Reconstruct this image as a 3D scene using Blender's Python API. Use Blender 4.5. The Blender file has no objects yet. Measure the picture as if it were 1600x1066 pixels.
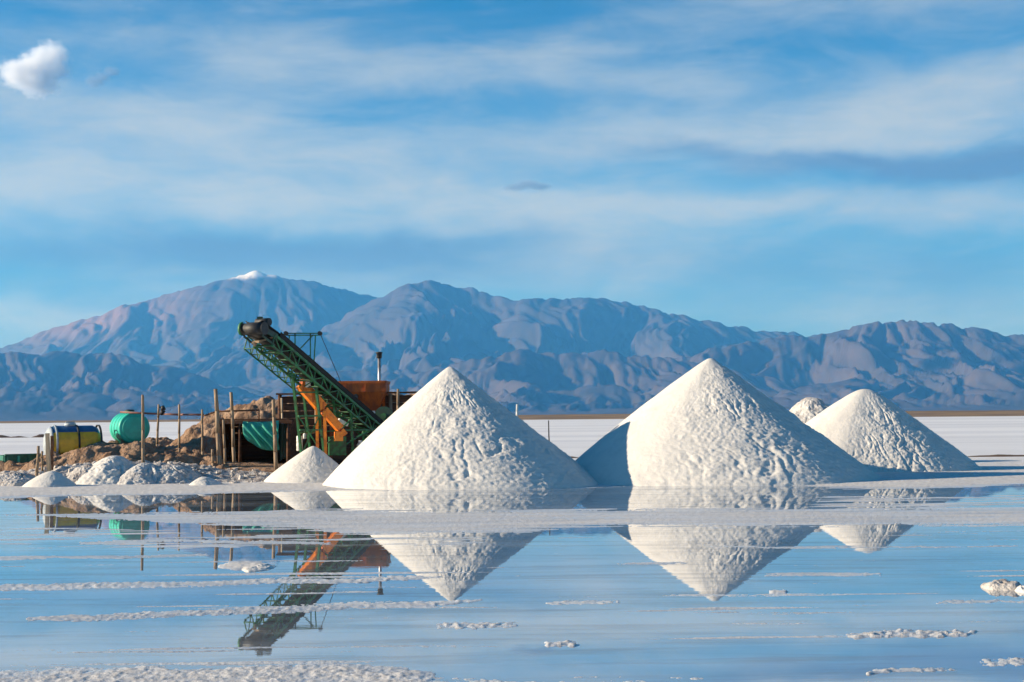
import bpy, bmesh, math, random
import numpy as np
from mathutils import Vector, Matrix, Euler

random.seed(7)
R = math.radians
scene = bpy.context.scene
col = scene.collection

# ------------------------------------------------------------------ camera
F = 2222.0                       # focal length in pixels of the 1600 px wide photograph
PITCH, ROLL, EYE = 3.03, -0.0095, 2.0
cam_d = bpy.data.cameras.new('camera')
cam_d.sensor_width = 36.0
cam_d.lens = 36.0 * F / 1600.0
cam_d.clip_start = 0.1
cam_d.clip_end = 200000.0
cam = bpy.data.objects.new('camera', cam_d)
col.objects.link(cam)
ROT = Euler((R(90 + PITCH), 0, 0)).to_matrix() @ Matrix.Rotation(ROLL, 3, 'Z')
cam.matrix_world = Matrix.Translation((0, 0, EYE)) @ ROT.to_4x4()
scene.camera = cam

# ------------------------------------------------------------------ exposure
scene.view_settings.view_transform = 'Standard'
scene.view_settings.look = 'None'
scene.view_settings.exposure = 0.75
scene.view_settings.gamma = 1.0
scene.view_settings.use_curve_mapping = False
scene.render.engine = 'CYCLES'
scene.cycles.use_denoising = True
scene.cycles.max_bounces = 8
scene.cycles.volume_bounces = 4
scene.cycles.volume_step_rate = 0.6

# ------------------------------------------------------------------ sun
SUN_FROM = Vector((-5.83, -0.45, 1.83)).normalized()
SUN_EL = math.asin(SUN_FROM.z)
SUN_AZ = math.atan2(SUN_FROM.x, SUN_FROM.y)
sun_d = bpy.data.lights.new('sun', 'SUN')
sun_d.energy = 5.0
sun_d.angle = R(0.53)
sun_d.color = (1.0, 0.925, 0.81)
sun = bpy.data.objects.new('sun', sun_d)
sun.rotation_euler = (-SUN_FROM).to_track_quat('-Z', 'Y').to_euler()
sun.location = SUN_FROM * 60
col.objects.link(sun)


# ------------------------------------------------------------------ node helpers
class NT:
    def __init__(self, tree):
        self.t = tree
        self.n = tree.nodes
        self.l = tree.links

    def put(self, sock, v):
        if hasattr(v, 'is_output'):
            self.l.new(v, sock)
        else:
            sock.default_value = v

    def m(self, op, a, b=None, c=None, clamp=False):
        nd = self.n.new('ShaderNodeMath')
        nd.operation = op
        nd.use_clamp = clamp
        for i, v in enumerate((a, b, c)):
            if v is not None:
                self.put(nd.inputs[i], v)
        return nd.outputs[0]

    def ramp(self, v, lo, hi, a=0.0, b=1.0, smooth=True):
        nd = self.n.new('ShaderNodeMapRange')
        nd.interpolation_type = 'SMOOTHSTEP' if smooth else 'LINEAR'
        self.put(nd.inputs[0], v)
        for i, x in enumerate((lo, hi, a, b)):
            nd.inputs[1 + i].default_value = x
        return nd.outputs[0]

    def mix(self, f, a, b):
        nd = self.n.new('ShaderNodeMix')
        nd.data_type = 'RGBA'
        self.put(nd.inputs[0], f)
        for s, v in ((nd.inputs[6], a), (nd.inputs[7], b)):
            self.put(s, v if hasattr(v, 'is_output') else (*v, 1.0))
        return nd.outputs[2]

    def noise(self, vec, scale, detail=4.0, rough=0.55, dist=0.0):
        nd = self.n.new('ShaderNodeTexNoise')
        self.put(nd.inputs['Vector'], vec)
        nd.inputs['Scale'].default_value = scale
        nd.inputs['Detail'].default_value = detail
        nd.inputs['Roughness'].default_value = rough
        nd.inputs['Distortion'].default_value = dist
        return nd.outputs[0]

    def comb(self, x, y, z):
        nd = self.n.new('ShaderNodeCombineXYZ')
        for i, v in enumerate((x, y, z)):
            self.put(nd.inputs[i], v)
        return nd.outputs[0]

    def sep(self, v):
        nd = self.n.new('ShaderNodeSeparateXYZ')
        self.l.new(v, nd.inputs[0])
        return nd.outputs

    def scalev(self, v, s):
        nd = self.n.new('ShaderNodeVectorMath')
        nd.operation = 'MULTIPLY'
        self.l.new(v, nd.inputs[0])
        nd.inputs[1].default_value = s
        return nd.outputs[0]

    def bump(self, h, strength, dist):
        nd = self.n.new('ShaderNodeBump')
        self.l.new(h, nd.inputs['Height'])
        nd.inputs['Strength'].default_value = strength
        nd.inputs['Distance'].default_value = dist
        return nd.outputs[0]


def horizon(px):
    return 650.6 + ROLL * (px - 800.0)


# ------------------------------------------------------------------ sky
world = bpy.data.worlds.new('World')
scene.world = world
world.use_nodes = True
W = NT(world.node_tree)
bg = W.n['Background']
sky = W.n.new('ShaderNodeTexSky')
sky.sky_type = 'NISHITA'
sky.sun_disc = False
sky.sun_elevation = SUN_EL
sky.sun_rotation = SUN_AZ
sky.altitude = 3400
sky.air_density = 1.0
sky.dust_density = 0.3
sky.ozone_density = 2.5
SKY_STRENGTH = 0.07
bg.inputs[1].default_value = SKY_STRENGTH
tc = W.n.new('ShaderNodeTexCoord').outputs['Generated']
dx, dy, dz = W.sep(tc)
az = W.m('ARCTAN2', dx, dy)                     # radians from straight ahead
el = W.m('ARCSINE', dz)
# cloud field: horizontal banks, measured in thousandths of a radian
U = W.m('MULTIPLY', az, 1000.0)
V = W.m('MULTIPLY', el, 1000.0)
def anoise(sx, sz_, off, detail=6, rough=0.58, dist=0.0):
    return W.noise(W.comb(W.m('MULTIPLY', az, sx), W.m('MULTIPLY', el, sz_), off), 1.0, detail, rough, dist)


w1 = W.m('SUBTRACT', anoise(7.0, 15.0, 0.3, 5), 0.5)
w2 = W.m('SUBTRACT', anoise(6.0, 13.0, 7.7, 5), 0.5)
Uw = W.m('ADD', U, W.m('MULTIPLY', w2, 170.0))
Vw = W.m('ADD', V, W.m('MULTIPLY', w1, 50.0))


def blob(px, py, rx, ry, amp, slope=0.0, hard=1.0):
    cu = math.atan((px - 800) / F) * 1000
    cv = math.atan((horizon(px) - py) / F) * 1000
    du = W.m('SUBTRACT', Uw, cu)
    a = W.m('DIVIDE', du, rx * 1000 / F)
    vv = W.m('SUBTRACT', Vw, cv)
    if slope:
        vv = W.m('SUBTRACT', vv, W.m('MULTIPLY', du, slope))
    b = W.m('DIVIDE', vv, ry * 1000 / F)
    d = W.m('ADD', W.m('MULTIPLY', a, a), W.m('MULTIPLY', b, b))
    if hard != 1.0:
        d = W.m('POWER', d, hard)
    return W.m('MULTIPLY', W.m('POWER', 2.718, W.m('MULTIPLY', d, -1.0)), amp)


def total(lst):
    s = lst[0]
    for q in lst[1:]:
        s = W.m('ADD', s, q)
    return s


light = total([
    blob(480, 78, 440, 24, 0.32, -0.03), blob(760, 112, 480, 30, 0.50, -0.02), blob(1090, 122, 120, 20, 0.30),
    blob(1440, 175, 330, 44, 0.95, 0.04), blob(1330, 225, 300, 22, 0.75, -0.02), blob(900, 205, 420, 30, 0.58, 0.0),
    blob(100, 185, 280, 36, 0.75, -0.04), blob(250, 255, 420, 40, 0.40, -0.03), blob(420, 225, 420, 34, 0.48, -0.08),
    blob(110, 318, 360, 48, 1.10, -0.02), blob(520, 305, 380, 30, 0.58, -0.05),
    blob(1180, 322, 260, 22, 0.72, 0.02), blob(1450, 345, 150, 24, 0.70, -0.06), blob(960, 385, 190, 52, 0.85, -0.08),
    blob(800, 320, 300, 34, 0.45),
    blob(50, 497, 130, 24, 0.80, 0.05), blob(640, 430, 260, 24, 0.22), blob(1480, 15, 360, 34, 0.38, -0.05), blob(1560, 480, 300, 40, 0.15)])
dark = total([
    blob(1340, 262, 300, 17, 0.80, -0.09), blob(1540, 285, 210, 34, 0.80, -0.04), blob(330, 400, 520, 36, 0.85, -0.02),
    blob(1420, 430, 330, 66, 0.60), blob(260, 460, 600, 36, 0.45), blob(700, 395, 200, 34, 0.35)])
# the same sort of torn, streaky cloud everywhere else round the sky
gen = anoise(2.7, 12.0, 3.1, 6, 0.58, 0.4)
fine = anoise(9.0, 27.0, 1.1, 8, 0.60, 0.55)
wisp = anoise(16.0, 75.0, 5.3, 7, 0.62, 0.9)
light = W.m('ADD', light, W.m('MULTIPLY', W.ramp(gen, 0.42, 0.78, 0.0, 0.50), W.ramp(el, 0.26, 0.50, 1.0, 0.0)))
light = W.m('MULTIPLY', light, W.ramp(fine, 0.28, 0.70, 0.50, 1.20, smooth=False))
light = W.m('MULTIPLY', light, W.ramp(wisp, 0.25, 0.72, 0.78, 1.14, smooth=False))
light = W.m('ADD', light, W.m('MULTIPLY', W.ramp(fine, 0.42, 0.70, 0.0, 0.16), W.ramp(el, 0.26, 0.50, 1.0, 0.0)))
light = W.m('SUBTRACT', 1.0, W.m('POWER', 2.718, W.m('MULTIPLY', light, -1.45)))
light = W.m('MULTIPLY', light, W.ramp(wisp, 0.25, 0.75, 0.90, 1.06, smooth=False))
light = W.m('MINIMUM', light, 0.93)
dark = W.m('MINIMUM', W.m('MULTIPLY', dark, W.ramp(fine, 0.25, 0.75, 1.15, 0.65)), 0.88)
# clouds thin out to an even veil above and away from the view
K = 0.595 / SKY_STRENGTH
skyc = W.n.new('ShaderNodeMix')
skyc.data_type = 'RGBA'
skyc.blend_type = 'MULTIPLY'
skyc.inputs[0].default_value = 1.0
W.l.new(sky.outputs[0], skyc.inputs[6])
skyc.inputs[7].default_value = (0.13, 0.90, 1.16, 1)
low = W.ramp(el, -0.02, 0.17, 0.92, 0.0)          # blue air close to the horizon
c0 = W.mix(low, skyc.outputs[2], (0.180 * K, 0.225 * K, 0.350 * K))
c1 = W.mix(light, c0, (0.490 * K, 0.560 * K, 0.600 * K))
c2 = W.mix(dark, c1, (0.110 * K, 0.205 * K, 0.385 * K))
W.l.new(c2, bg.inputs[0])


# ------------------------------------------------------------------ numpy noise
_rng = np.random.RandomState(11)
_perm = np.tile(_rng.permutation(256), 3)
_grad = np.array([[1, 1, 0], [-1, 1, 0], [1, -1, 0], [-1, -1, 0], [1, 0, 1], [-1, 0, 1], [1, 0, -1], [-1, 0, -1],
                  [0, 1, 1], [0, -1, 1], [0, 1, -1], [0, -1, -1]], dtype=np.float64)


def perlin(x, y, z):
    x, y, z = np.broadcast_arrays(np.asarray(x, float), np.asarray(y, float), np.asarray(z, float))
    xi, yi, zi = np.floor(x).astype(int), np.floor(y).astype(int), np.floor(z).astype(int)
    xf, yf, zf = x - xi, y - yi, z - zi
    xi &= 255; yi &= 255; zi &= 255
    u, v, w = (t * t * t * (t * (t * 6 - 15) + 10) for t in (xf, yf, zf))

    def g(i, j, k):
        h = _perm[_perm[_perm[xi + i] + yi + j] + zi + k] % 12
        gr = _grad[h]
        return gr[..., 0] * (xf - i) + gr[..., 1] * (yf - j) + gr[..., 2] * (zf - k)

    def lerp(a, b, t):
        return a + (b - a) * t
    return lerp(lerp(lerp(g(0, 0, 0), g(1, 0, 0), u), lerp(g(0, 1, 0), g(1, 1, 0), u), v),
                lerp(lerp(g(0, 0, 1), g(1, 0, 1), u), lerp(g(0, 1, 1), g(1, 1, 1), u), v), w)


def fbm(x, y, z, octs=4, gain=0.5, lac=2.0):
    s, a = 0.0, 1.0
    for i in range(octs):
        s = s + a * perlin(x * lac ** i + 17.3 * i, y * lac ** i - 9.1 * i, z * lac ** i + 3.7 * i)
        a *= gain
    return s


def ridged(x, y, z, octs=4, gain=0.5):
    s, a, n = 0.0, 1.0, 0.0
    for i in range(octs):
        s = s + a * (1 - np.minimum(1, 2.0 * np.abs(perlin(x * 2 ** i + 31.7 * i, y * 2 ** i - 5.3 * i, z * 2 ** i + 8.9 * i))))
        n += a
        a *= gain
    return s / n


def sstep(a, b, x):
    t = np.clip((x - a) / (b - a), 0, 1)
    return t * t * (3 - 2 * t)


# ------------------------------------------------------------------ placing
def at(px, py, Y):
    """the point of the place seen at pixel (px, py) of the photograph, Y metres ahead"""
    d = ROT @ Vector(((px - 800) / F, (533 - py) / F, -1))
    return Vector((d.x * Y / d.y, Y, EYE + d.z * Y / d.y))


RI = np.array(ROT.transposed())


def project(X, Y, Z):
    q = np.stack([X, Y, Z - EYE], -1) @ RI.T
    return 800 + F * q[..., 0] / -q[..., 2], 533 - F * q[..., 1] / -q[..., 2]


# ------------------------------------------------------------------ objects
def tag(o, label=None, cat=None, group=None, kind=None):
    if label: o['label'] = label
    if cat: o['category'] = cat
    if group: o['group'] = group
    if kind: o['kind'] = kind
    return o


def empty(name, loc, label, cat, group=None):
    o = bpy.data.objects.new(name, None)
    o.empty_display_size = 0.3
    o.location = loc
    col.objects.link(o)
    return tag(o, label, cat, group)


def world_loc(o):
    v = Vector((0, 0, 0))
    while o is not None:
        v += o.location
        o = o.parent
    return v


class MB:
    def __init__(self):
        self.v, self.f, self.s = [], [], []

    def quadbox(self, c, ax, ay, az_):
        """box from its centre and three half-axis vectors"""
        i = len(self.v)
        for sz in (-1, 1):
            for sx, sy in ((-1, -1), (1, -1), (1, 1), (-1, 1)):
                self.v.append(c + ax * sx + ay * sy + az_ * sz)
        for q in ((0, 3, 2, 1), (4, 5, 6, 7), (0, 1, 5, 4), (1, 2, 6, 5), (2, 3, 7, 6), (3, 0, 4, 7)):
            self.f.append([i + k for k in q]); self.s.append(False)
        return self

    def box(self, c, sx, sy, sz, rz=0.0):
        ca, sa = math.cos(rz), math.sin(rz)
        return self.quadbox(Vector(c), Vector((ca, sa, 0)) * sx / 2, Vector((-sa, ca, 0)) * sy / 2, Vector((0, 0, sz / 2)))

    def bar(self, p, q, w, h, up=Vector((0, 0, 1))):
        p, q = Vector(p), Vector(q)
        d = (q - p)
        L = d.length
        d = d / L
        if abs(d.dot(up)) > 0.98:
            up = Vector((1, 0, 0))
        s = d.cross(up).normalized()
        u = s.cross(d).normalized()
        return self.quadbox((p + q) / 2, d * L / 2, s * w / 2, u * h / 2)

    def tube(self, p, q, r, r2=None, n=10, caps=True):
        p, q = Vector(p), Vector(q)
        r2 = r if r2 is None else r2
        d = (q - p).normalized()
        up = Vector((0, 0, 1)) if abs(d.z) < 0.95 else Vector((1, 0, 0))
        s = d.cross(up).normalized()
        u = s.cross(d)
        i = len(self.v)
        for c, rr in ((p, r), (q, r2)):
            for k in range(n):
                a = 2 * math.pi * k / n
                self.v.append(c + s * (math.cos(a) * rr) + u * (math.sin(a) * rr))
        for k in range(n):
            k2 = (k + 1) % n
            self.f.append([i + k, i + k2, i + n + k2, i + n + k]); self.s.append(True)
        if caps:
            self.f.append([i + k for k in range(n)][::-1]); self.s.append(False)
            self.f.append([i + n + k for k in range(n)]); self.s.append(False)
        return self

    def lathe(self, o, d, prof, n=40, sy=1.0, smooth=True):
        """revolve (along, radius) pairs about the axis d through o; sy squashes the vertical radius"""
        d = Vector(d).normalized()
        up = Vector((0, 0, 1)) if abs(d.z) < 0.95 else Vector((1, 0, 0))
        s = d.cross(up).normalized()
        u = s.cross(d)
        i = len(self.v)
        for t, rr in prof:
            for k in range(n):
                a = 2 * math.pi * k / n
                self.v.append(Vector(o) + d * t + s * (math.cos(a) * rr) + u * (math.sin(a) * rr * sy))
        for j in range(len(prof) - 1):
            for k in range(n):
                k2 = (k + 1) % n
                self.f.append([i + j * n + k, i + j * n + k2, i + (j + 1) * n + k2, i + (j + 1) * n + k]); self.s.append(smooth)
        self.f.append([i + k for k in range(n)][::-1]); self.s.append(False)
        e = i + (len(prof) - 1) * n
        self.f.append([e + k for k in range(n)]); self.s.append(False)
        return self

    def grid(self, rows):
        """a sheet from rows of points"""
        i = len(self.v)
        n = len(rows[0])
        for r in rows:
            self.v.extend(Vector(p) for p in r)
        for a in range(len(rows) - 1):
            for b in range(n - 1):
                self.f.append([i + a * n + b, i + a * n + b + 1, i + (a + 1) * n + b + 1, i + (a + 1) * n + b]); self.s.append(True)
        return self

    def build(self, name, material, parent=None):
        o0 = world_loc(parent) if parent is not None else Vector((0, 0, 0))
        me = bpy.data.meshes.new(name)
        me.from_pydata([tuple(p - o0) for p in self.v], [], self.f)
        me.polygons.foreach_set('use_smooth', self.s)
        me.materials.append(material)
        me.update()
        o = bpy.data.objects.new(name, me)
        col.objects.link(o)
        if parent is not None:
            o.parent = parent
        return o

    def build_top(self, name, material, base):
        o = self.build(name, material)
        b = Vector(base)
        o.data.transform(Matrix.Translation(-b))
        o.location = b
        return o


def sheet(name, P, material, base=(0, 0, 0), close=False, smooth=True):
    """grid mesh from an array (rows, columns, 3)"""
    nr, nc = P.shape[:2]
    v = (P - np.array(base)).reshape(-1, 3)
    idx = np.arange(nr * nc).reshape(nr, nc)
    if close:
        idx = np.concatenate([idx, idx[:, :1]], 1)
    f = np.stack([idx[:-1, :-1], idx[:-1, 1:], idx[1:, 1:], idx[1:, :-1]], -1).reshape(-1, 4)
    me = bpy.data.meshes.new(name)
    me.vertices.add(len(v))
    me.vertices.foreach_set('co', v.astype(np.float32).ravel())
    me.loops.add(f.size)
    me.loops.foreach_set('vertex_index', f.astype(np.int32).ravel())
    me.polygons.add(len(f))
    me.polygons.foreach_set('loop_start', np.arange(0, f.size, 4, dtype=np.int32))
    me.polygons.foreach_set('loop_total', np.full(len(f), 4, dtype=np.int32))
    me.polygons.foreach_set('use_smooth', np.full(len(f), smooth))
    me.update(calc_edges=True)
    me.materials.append(material)
    o = bpy.data.objects.new(name, me)
    o.location = base
    col.objects.link(o)
    return o


# ------------------------------------------------------------------ materials
def mat(name, base, rough=0.6, metal=0.0, base2=None, nscale=6.0, lo=0.4, hi=0.62, bump=0.0, bscale=40.0, bdist=0.01,
        stretch=(1, 1, 1), spec=0.5):
    m = bpy.data.materials.new(name)
    m.use_nodes = True
    t = NT(m.node_tree)
    b = t.n['Principled BSDF']
    b.inputs['Roughness'].default_value = rough
    b.inputs['Metallic'].default_value = metal
    b.inputs['Specular IOR Level'].default_value = spec
    g = t.n.new('ShaderNodeNewGeometry')
    pos = t.scalev(g.outputs['Position'], stretch)
    if base2 is not None:
        t.l.new(t.mix(t.ramp(t.noise(pos, nscale, 5, 0.62), lo, hi), base, base2), b.inputs['Base Color'])
    else:
        b.inputs['Base Color'].default_value = (*base, 1)
    if bump:
        t.l.new(t.bump(t.noise(pos, bscale, 5, 0.6), bump, bdist), b.inputs['Normal'])
    return m


M = {}
M['salt'] = mat('salt', (0.68, 0.645, 0.59), 0.85, base2=(0.60, 0.57, 0.525), nscale=2.2, lo=0.42, hi=0.75, bump=0.6, bscale=26, bdist=0.02, spec=0.2)
M['dirty_salt'] = mat('dirty_salt', (0.58, 0.54, 0.50), 0.9, base2=(0.33, 0.28, 0.25), nscale=3.0, lo=0.42, hi=0.66, bump=1.0, bscale=18, bdist=0.06, spec=0.2)
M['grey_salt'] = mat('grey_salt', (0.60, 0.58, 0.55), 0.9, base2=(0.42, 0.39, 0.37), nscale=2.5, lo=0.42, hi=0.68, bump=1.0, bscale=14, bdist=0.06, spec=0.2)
M['earth'] = mat('earth', (0.27, 0.165, 0.105), 0.95, base2=(0.41, 0.275, 0.185), nscale=1.6, lo=0.38, hi=0.66, bump=1.0, bscale=7, bdist=0.12, spec=0.1)
M['dark_earth'] = mat('dark_earth', (0.10, 0.065, 0.05), 0.95, base2=(0.17, 0.12, 0.09), nscale=0.6, spec=0.1)
M['timber'] = mat('timber', (0.36, 0.26, 0.17), 0.85, base2=(0.24, 0.17, 0.115), nscale=14, stretch=(1, 1, 0.15), bump=0.5, bscale=60, bdist=0.01, spec=0.2)
M['pale_timber'] = mat('pale_timber', (0.58, 0.45, 0.30), 0.85, base2=(0.42, 0.32, 0.21), nscale=14, stretch=(1, 1, 0.15), spec=0.2)
M['old_boards'] = mat('old_boards', (0.17, 0.085, 0.05), 0.9, base2=(0.09, 0.05, 0.035), nscale=5, stretch=(0.3, 1, 2), bump=0.6, bscale=30, bdist=0.01, spec=0.15)
M['green_steel'] = mat('green_steel', (0.016, 0.15, 0.045), 0.55, base2=(0.022, 0.06, 0.024), nscale=7)
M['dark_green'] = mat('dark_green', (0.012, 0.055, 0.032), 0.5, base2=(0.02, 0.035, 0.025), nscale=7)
M['rubber'] = mat('rubber', (0.008, 0.008, 0.008), 0.9, base2=(0.016, 0.014, 0.012), nscale=9)
M['rust_orange'] = mat('rust_orange', (0.52, 0.115, 0.014), 0.7, base2=(0.30, 0.065, 0.016), nscale=3.0, stretch=(1, 1, 0.35), bump=0.2, bscale=20)
M['orange'] = mat('orange', (0.85, 0.24, 0.010), 0.5, base2=(0.55, 0.13, 0.010), nscale=5)
M['mint'] = mat('mint', (0.03, 0.50, 0.36), 0.42, base2=(0.03, 0.42, 0.30), nscale=4)
M['tarp'] = mat('tarp', (0.030, 0.33, 0.23), 0.45, base2=(0.06, 0.42, 0.32), nscale=7)
M['blue_paint'] = mat('blue_paint', (0.025, 0.085, 0.20), 0.35, base2=(0.05, 0.12, 0.23), nscale=5)
M['yellow_paint'] = mat('yellow_paint', (0.74, 0.44, 0.02), 0.45, base2=(0.60, 0.33, 0.02), nscale=5)
M['pale_paint'] = mat('pale_paint', (0.42, 0.47, 0.50), 0.5, base2=(0.30, 0.33, 0.34), nscale=8)
M['white'] = mat('white', (0.72, 0.70, 0.64), 0.5, base2=(0.58, 0.55, 0.49), nscale=8)
M['steel'] = mat('steel', (0.42, 0.42, 0.42), 0.45, 0.7, base2=(0.28, 0.25, 0.23), nscale=9)
M['black'] = mat('black', (0.012, 0.012, 0.013), 0.6, base2=(0.03, 0.028, 0.026), nscale=8)
M['red_pipe'] = mat('red_pipe', (0.24, 0.085, 0.06), 0.6, base2=(0.14, 0.07, 0.06), nscale=8)
M['bin_green'] = mat('bin_green', (0.018, 0.19, 0.13), 0.5, base2=(0.012, 0.12, 0.09), nscale=5)


def salt_flat_material():
    m = bpy.data.materials.new('salt_flat')
    m.use_nodes = True
    t = NT(m.node_tree)
    b = t.n['Principled BSDF']
    g = t.n.new('ShaderNodeNewGeometry')
    x, y, z = t.sep(g.outputs['Position'])
    p = g.outputs['Position']
    streak = t.noise(t.comb(t.m('MULTIPLY', x, 0.004), t.m('MULTIPLY', y, 0.035), 0.0), 1.0, 5, 0.6)
    far = t.mix(t.ramp(streak, 0.40, 0.62), (0.84, 0.82, 0.80), (0.69, 0.68, 0.68))
    fine = t.noise(p, 9.0, 5, 0.65)
    streak2 = t.noise(t.comb(t.m('MULTIPLY', x, 0.25), t.m('MULTIPLY', y, 1.6), 0.0), 1.0, 5, 0.65)
    dry = t.mix(t.ramp(fine, 0.35, 0.7), (0.70, 0.675, 0.64), (0.50, 0.465, 0.43))
    wet = t.mix(t.ramp(streak2, 0.36, 0.64), (0.47, 0.475, 0.485), (0.66, 0.65, 0.635))
    wetness = t.ramp(t.m('ADD', z, t.m('MULTIPLY', t.m('SUBTRACT', fine, 0.5), 0.008)), 0.006, 0.017, 1.0, 0.0)
    near = t.mix(wetness, dry, wet)
    c = t.mix(t.ramp(y, 44.0, 75.0), near, far)
    t.l.new(c, b.inputs['Base Color'])
    t.l.new(t.ramp(wetness, 0.0, 1.0, 0.9, 0.32, smooth=False), b.inputs['Roughness'])
    b.inputs['Specular IOR Level'].default_value = 0.35
    t.l.new(t.bump(t.noise(p, 22.0, 5, 0.65), 0.7, 0.02), b.inputs['Normal'])
    return m


def water_material():
    m = bpy.data.materials.new('brine')
    m.use_nodes = True
    t = NT(m.node_tree)
    t.n.remove(t.n['Principled BSDF'])
    out = t.n['Material Output']
    g = t.n.new('ShaderNodeNewGeometry')
    x, y, z = t.sep(g.outputs['Position'])
    patches = t.noise(t.comb(t.m('MULTIPLY', x, 0.14), t.m('MULTIPLY', y, 0.55), 0.0), 1.0, 5, 0.6)
    rip = t.noise(t.comb(t.m('MULTIPLY', x, 1.1), t.m('MULTIPLY', y, 4.5), 0.0), 1.0, 3, 0.5)
    h = t.m('MULTIPLY', rip, t.ramp(patches, 0.35, 0.75, 0.25, 1.0))
    bmp = t.bump(h, 0.5, 0.0008)
    gl = t.n.new('ShaderNodeBsdfGlossy')
    gl.inputs['Color'].default_value = (0.95, 0.97, 1.0, 1)
    t.l.new(t.ramp(patches, 0.40, 0.72, 0.004, 0.022), gl.inputs['Roughness'])
    t.l.new(bmp, gl.inputs['Normal'])
    di = t.n.new('ShaderNodeBsdfDiffuse')          # pale bed of salt seen through a few centimetres of brine
    t.l.new(t.mix(t.ramp(patches, 0.40, 0.70), (0.13, 0.16, 0.19), (0.32, 0.34, 0.35)), di.inputs['Color'])
    fr = t.n.new('ShaderNodeFresnel')
    fr.inputs['IOR'].default_value = 2.9
    mx = t.n.new('ShaderNodeMixShader')
    bed = t.noise(t.comb(t.m('MULTIPLY', x, 0.35), t.m('MULTIPLY', y, 2.6), 4.0), 1.0, 6, 0.62, 0.3)
    t.l.new(t.m('MULTIPLY', t.m('MULTIPLY_ADD', fr.outputs[0], 0.62, 0.38), t.ramp(bed, 0.44, 0.72, 1.0, 0.66)), mx.inputs[0])
    t.l.new(di.outputs[0], mx.inputs[1])
    t.l.new(gl.outputs[0], mx.inputs[2])
    t.l.new(mx.outputs[0], out.inputs['Surface'])
    return m


def mountain_material():
    m = bpy.data.materials.new('mountain_rock')
    m.use_nodes = True
    t = NT(m.node_tree)
    b = t.n['Principled BSDF']
    b.inputs['Roughness'].default_value = 1.0
    b.inputs['Specular IOR Level'].default_value = 0.05
    g = t.n.new('ShaderNodeNewGeometry')
    p = g.outputs['Position']
    x, y, z = t.sep(p)
    n1 = t.noise(p, 0.0007, 6, 0.6)
    n2 = t.noise(p, 0.003, 5, 0.65)
    rock = t.mix(t.ramp(n1, 0.36, 0.66), (0.088, 0.070, 0.066), (0.052, 0.046, 0.046))
    rock = t.mix(t.m('MULTIPLY', t.ramp(n2, 0.42, 0.68), 0.55), rock, (0.040, 0.038, 0.038))
    ochre = t.m('MULTIPLY', t.ramp(x, -3500.0, -6800.0), t.ramp(t.m('ADD', z, t.m('MULTIPLY', n1, 700.0)), 1250.0, 1900.0))
    rock = t.mix(t.m('MULTIPLY', ochre, 0.75), rock, (0.27, 0.155, 0.115))
    sn = t.m('ADD', z, t.m('MULTIPLY', t.m('SUBTRACT', n2, 0.5), 260.0))
    snow = t.m('MULTIPLY', t.m('MULTIPLY', t.m('MULTIPLY', t.ramp(sn, 2010.0, 2110.0), 0.85), t.m('MULTIPLY', t.ramp(x, -4250.0, -4050.0), t.ramp(x, -3250.0, -3650.0))), t.ramp(n1, 0.25, 0.45, 0.55, 1.0))
    c = t.mix(snow, rock, (0.82, 0.82, 0.84))
    t.l.new(c, b.inputs['Base Color'])
    return m


# ------------------------------------------------------------------ the setting: salt flat with its crusts
S_BANK = ([-900, 0, 100, 300, 420, 520, 700, 830, 900, 1000, 1230, 1300, 1400, 1500, 1600, 2500],
          [784, 779, 775, 773, 769, 766.5, 766.5, 763, 761.5, 759.5, 758.5, 763, 764, 762, 757, 752])


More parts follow.
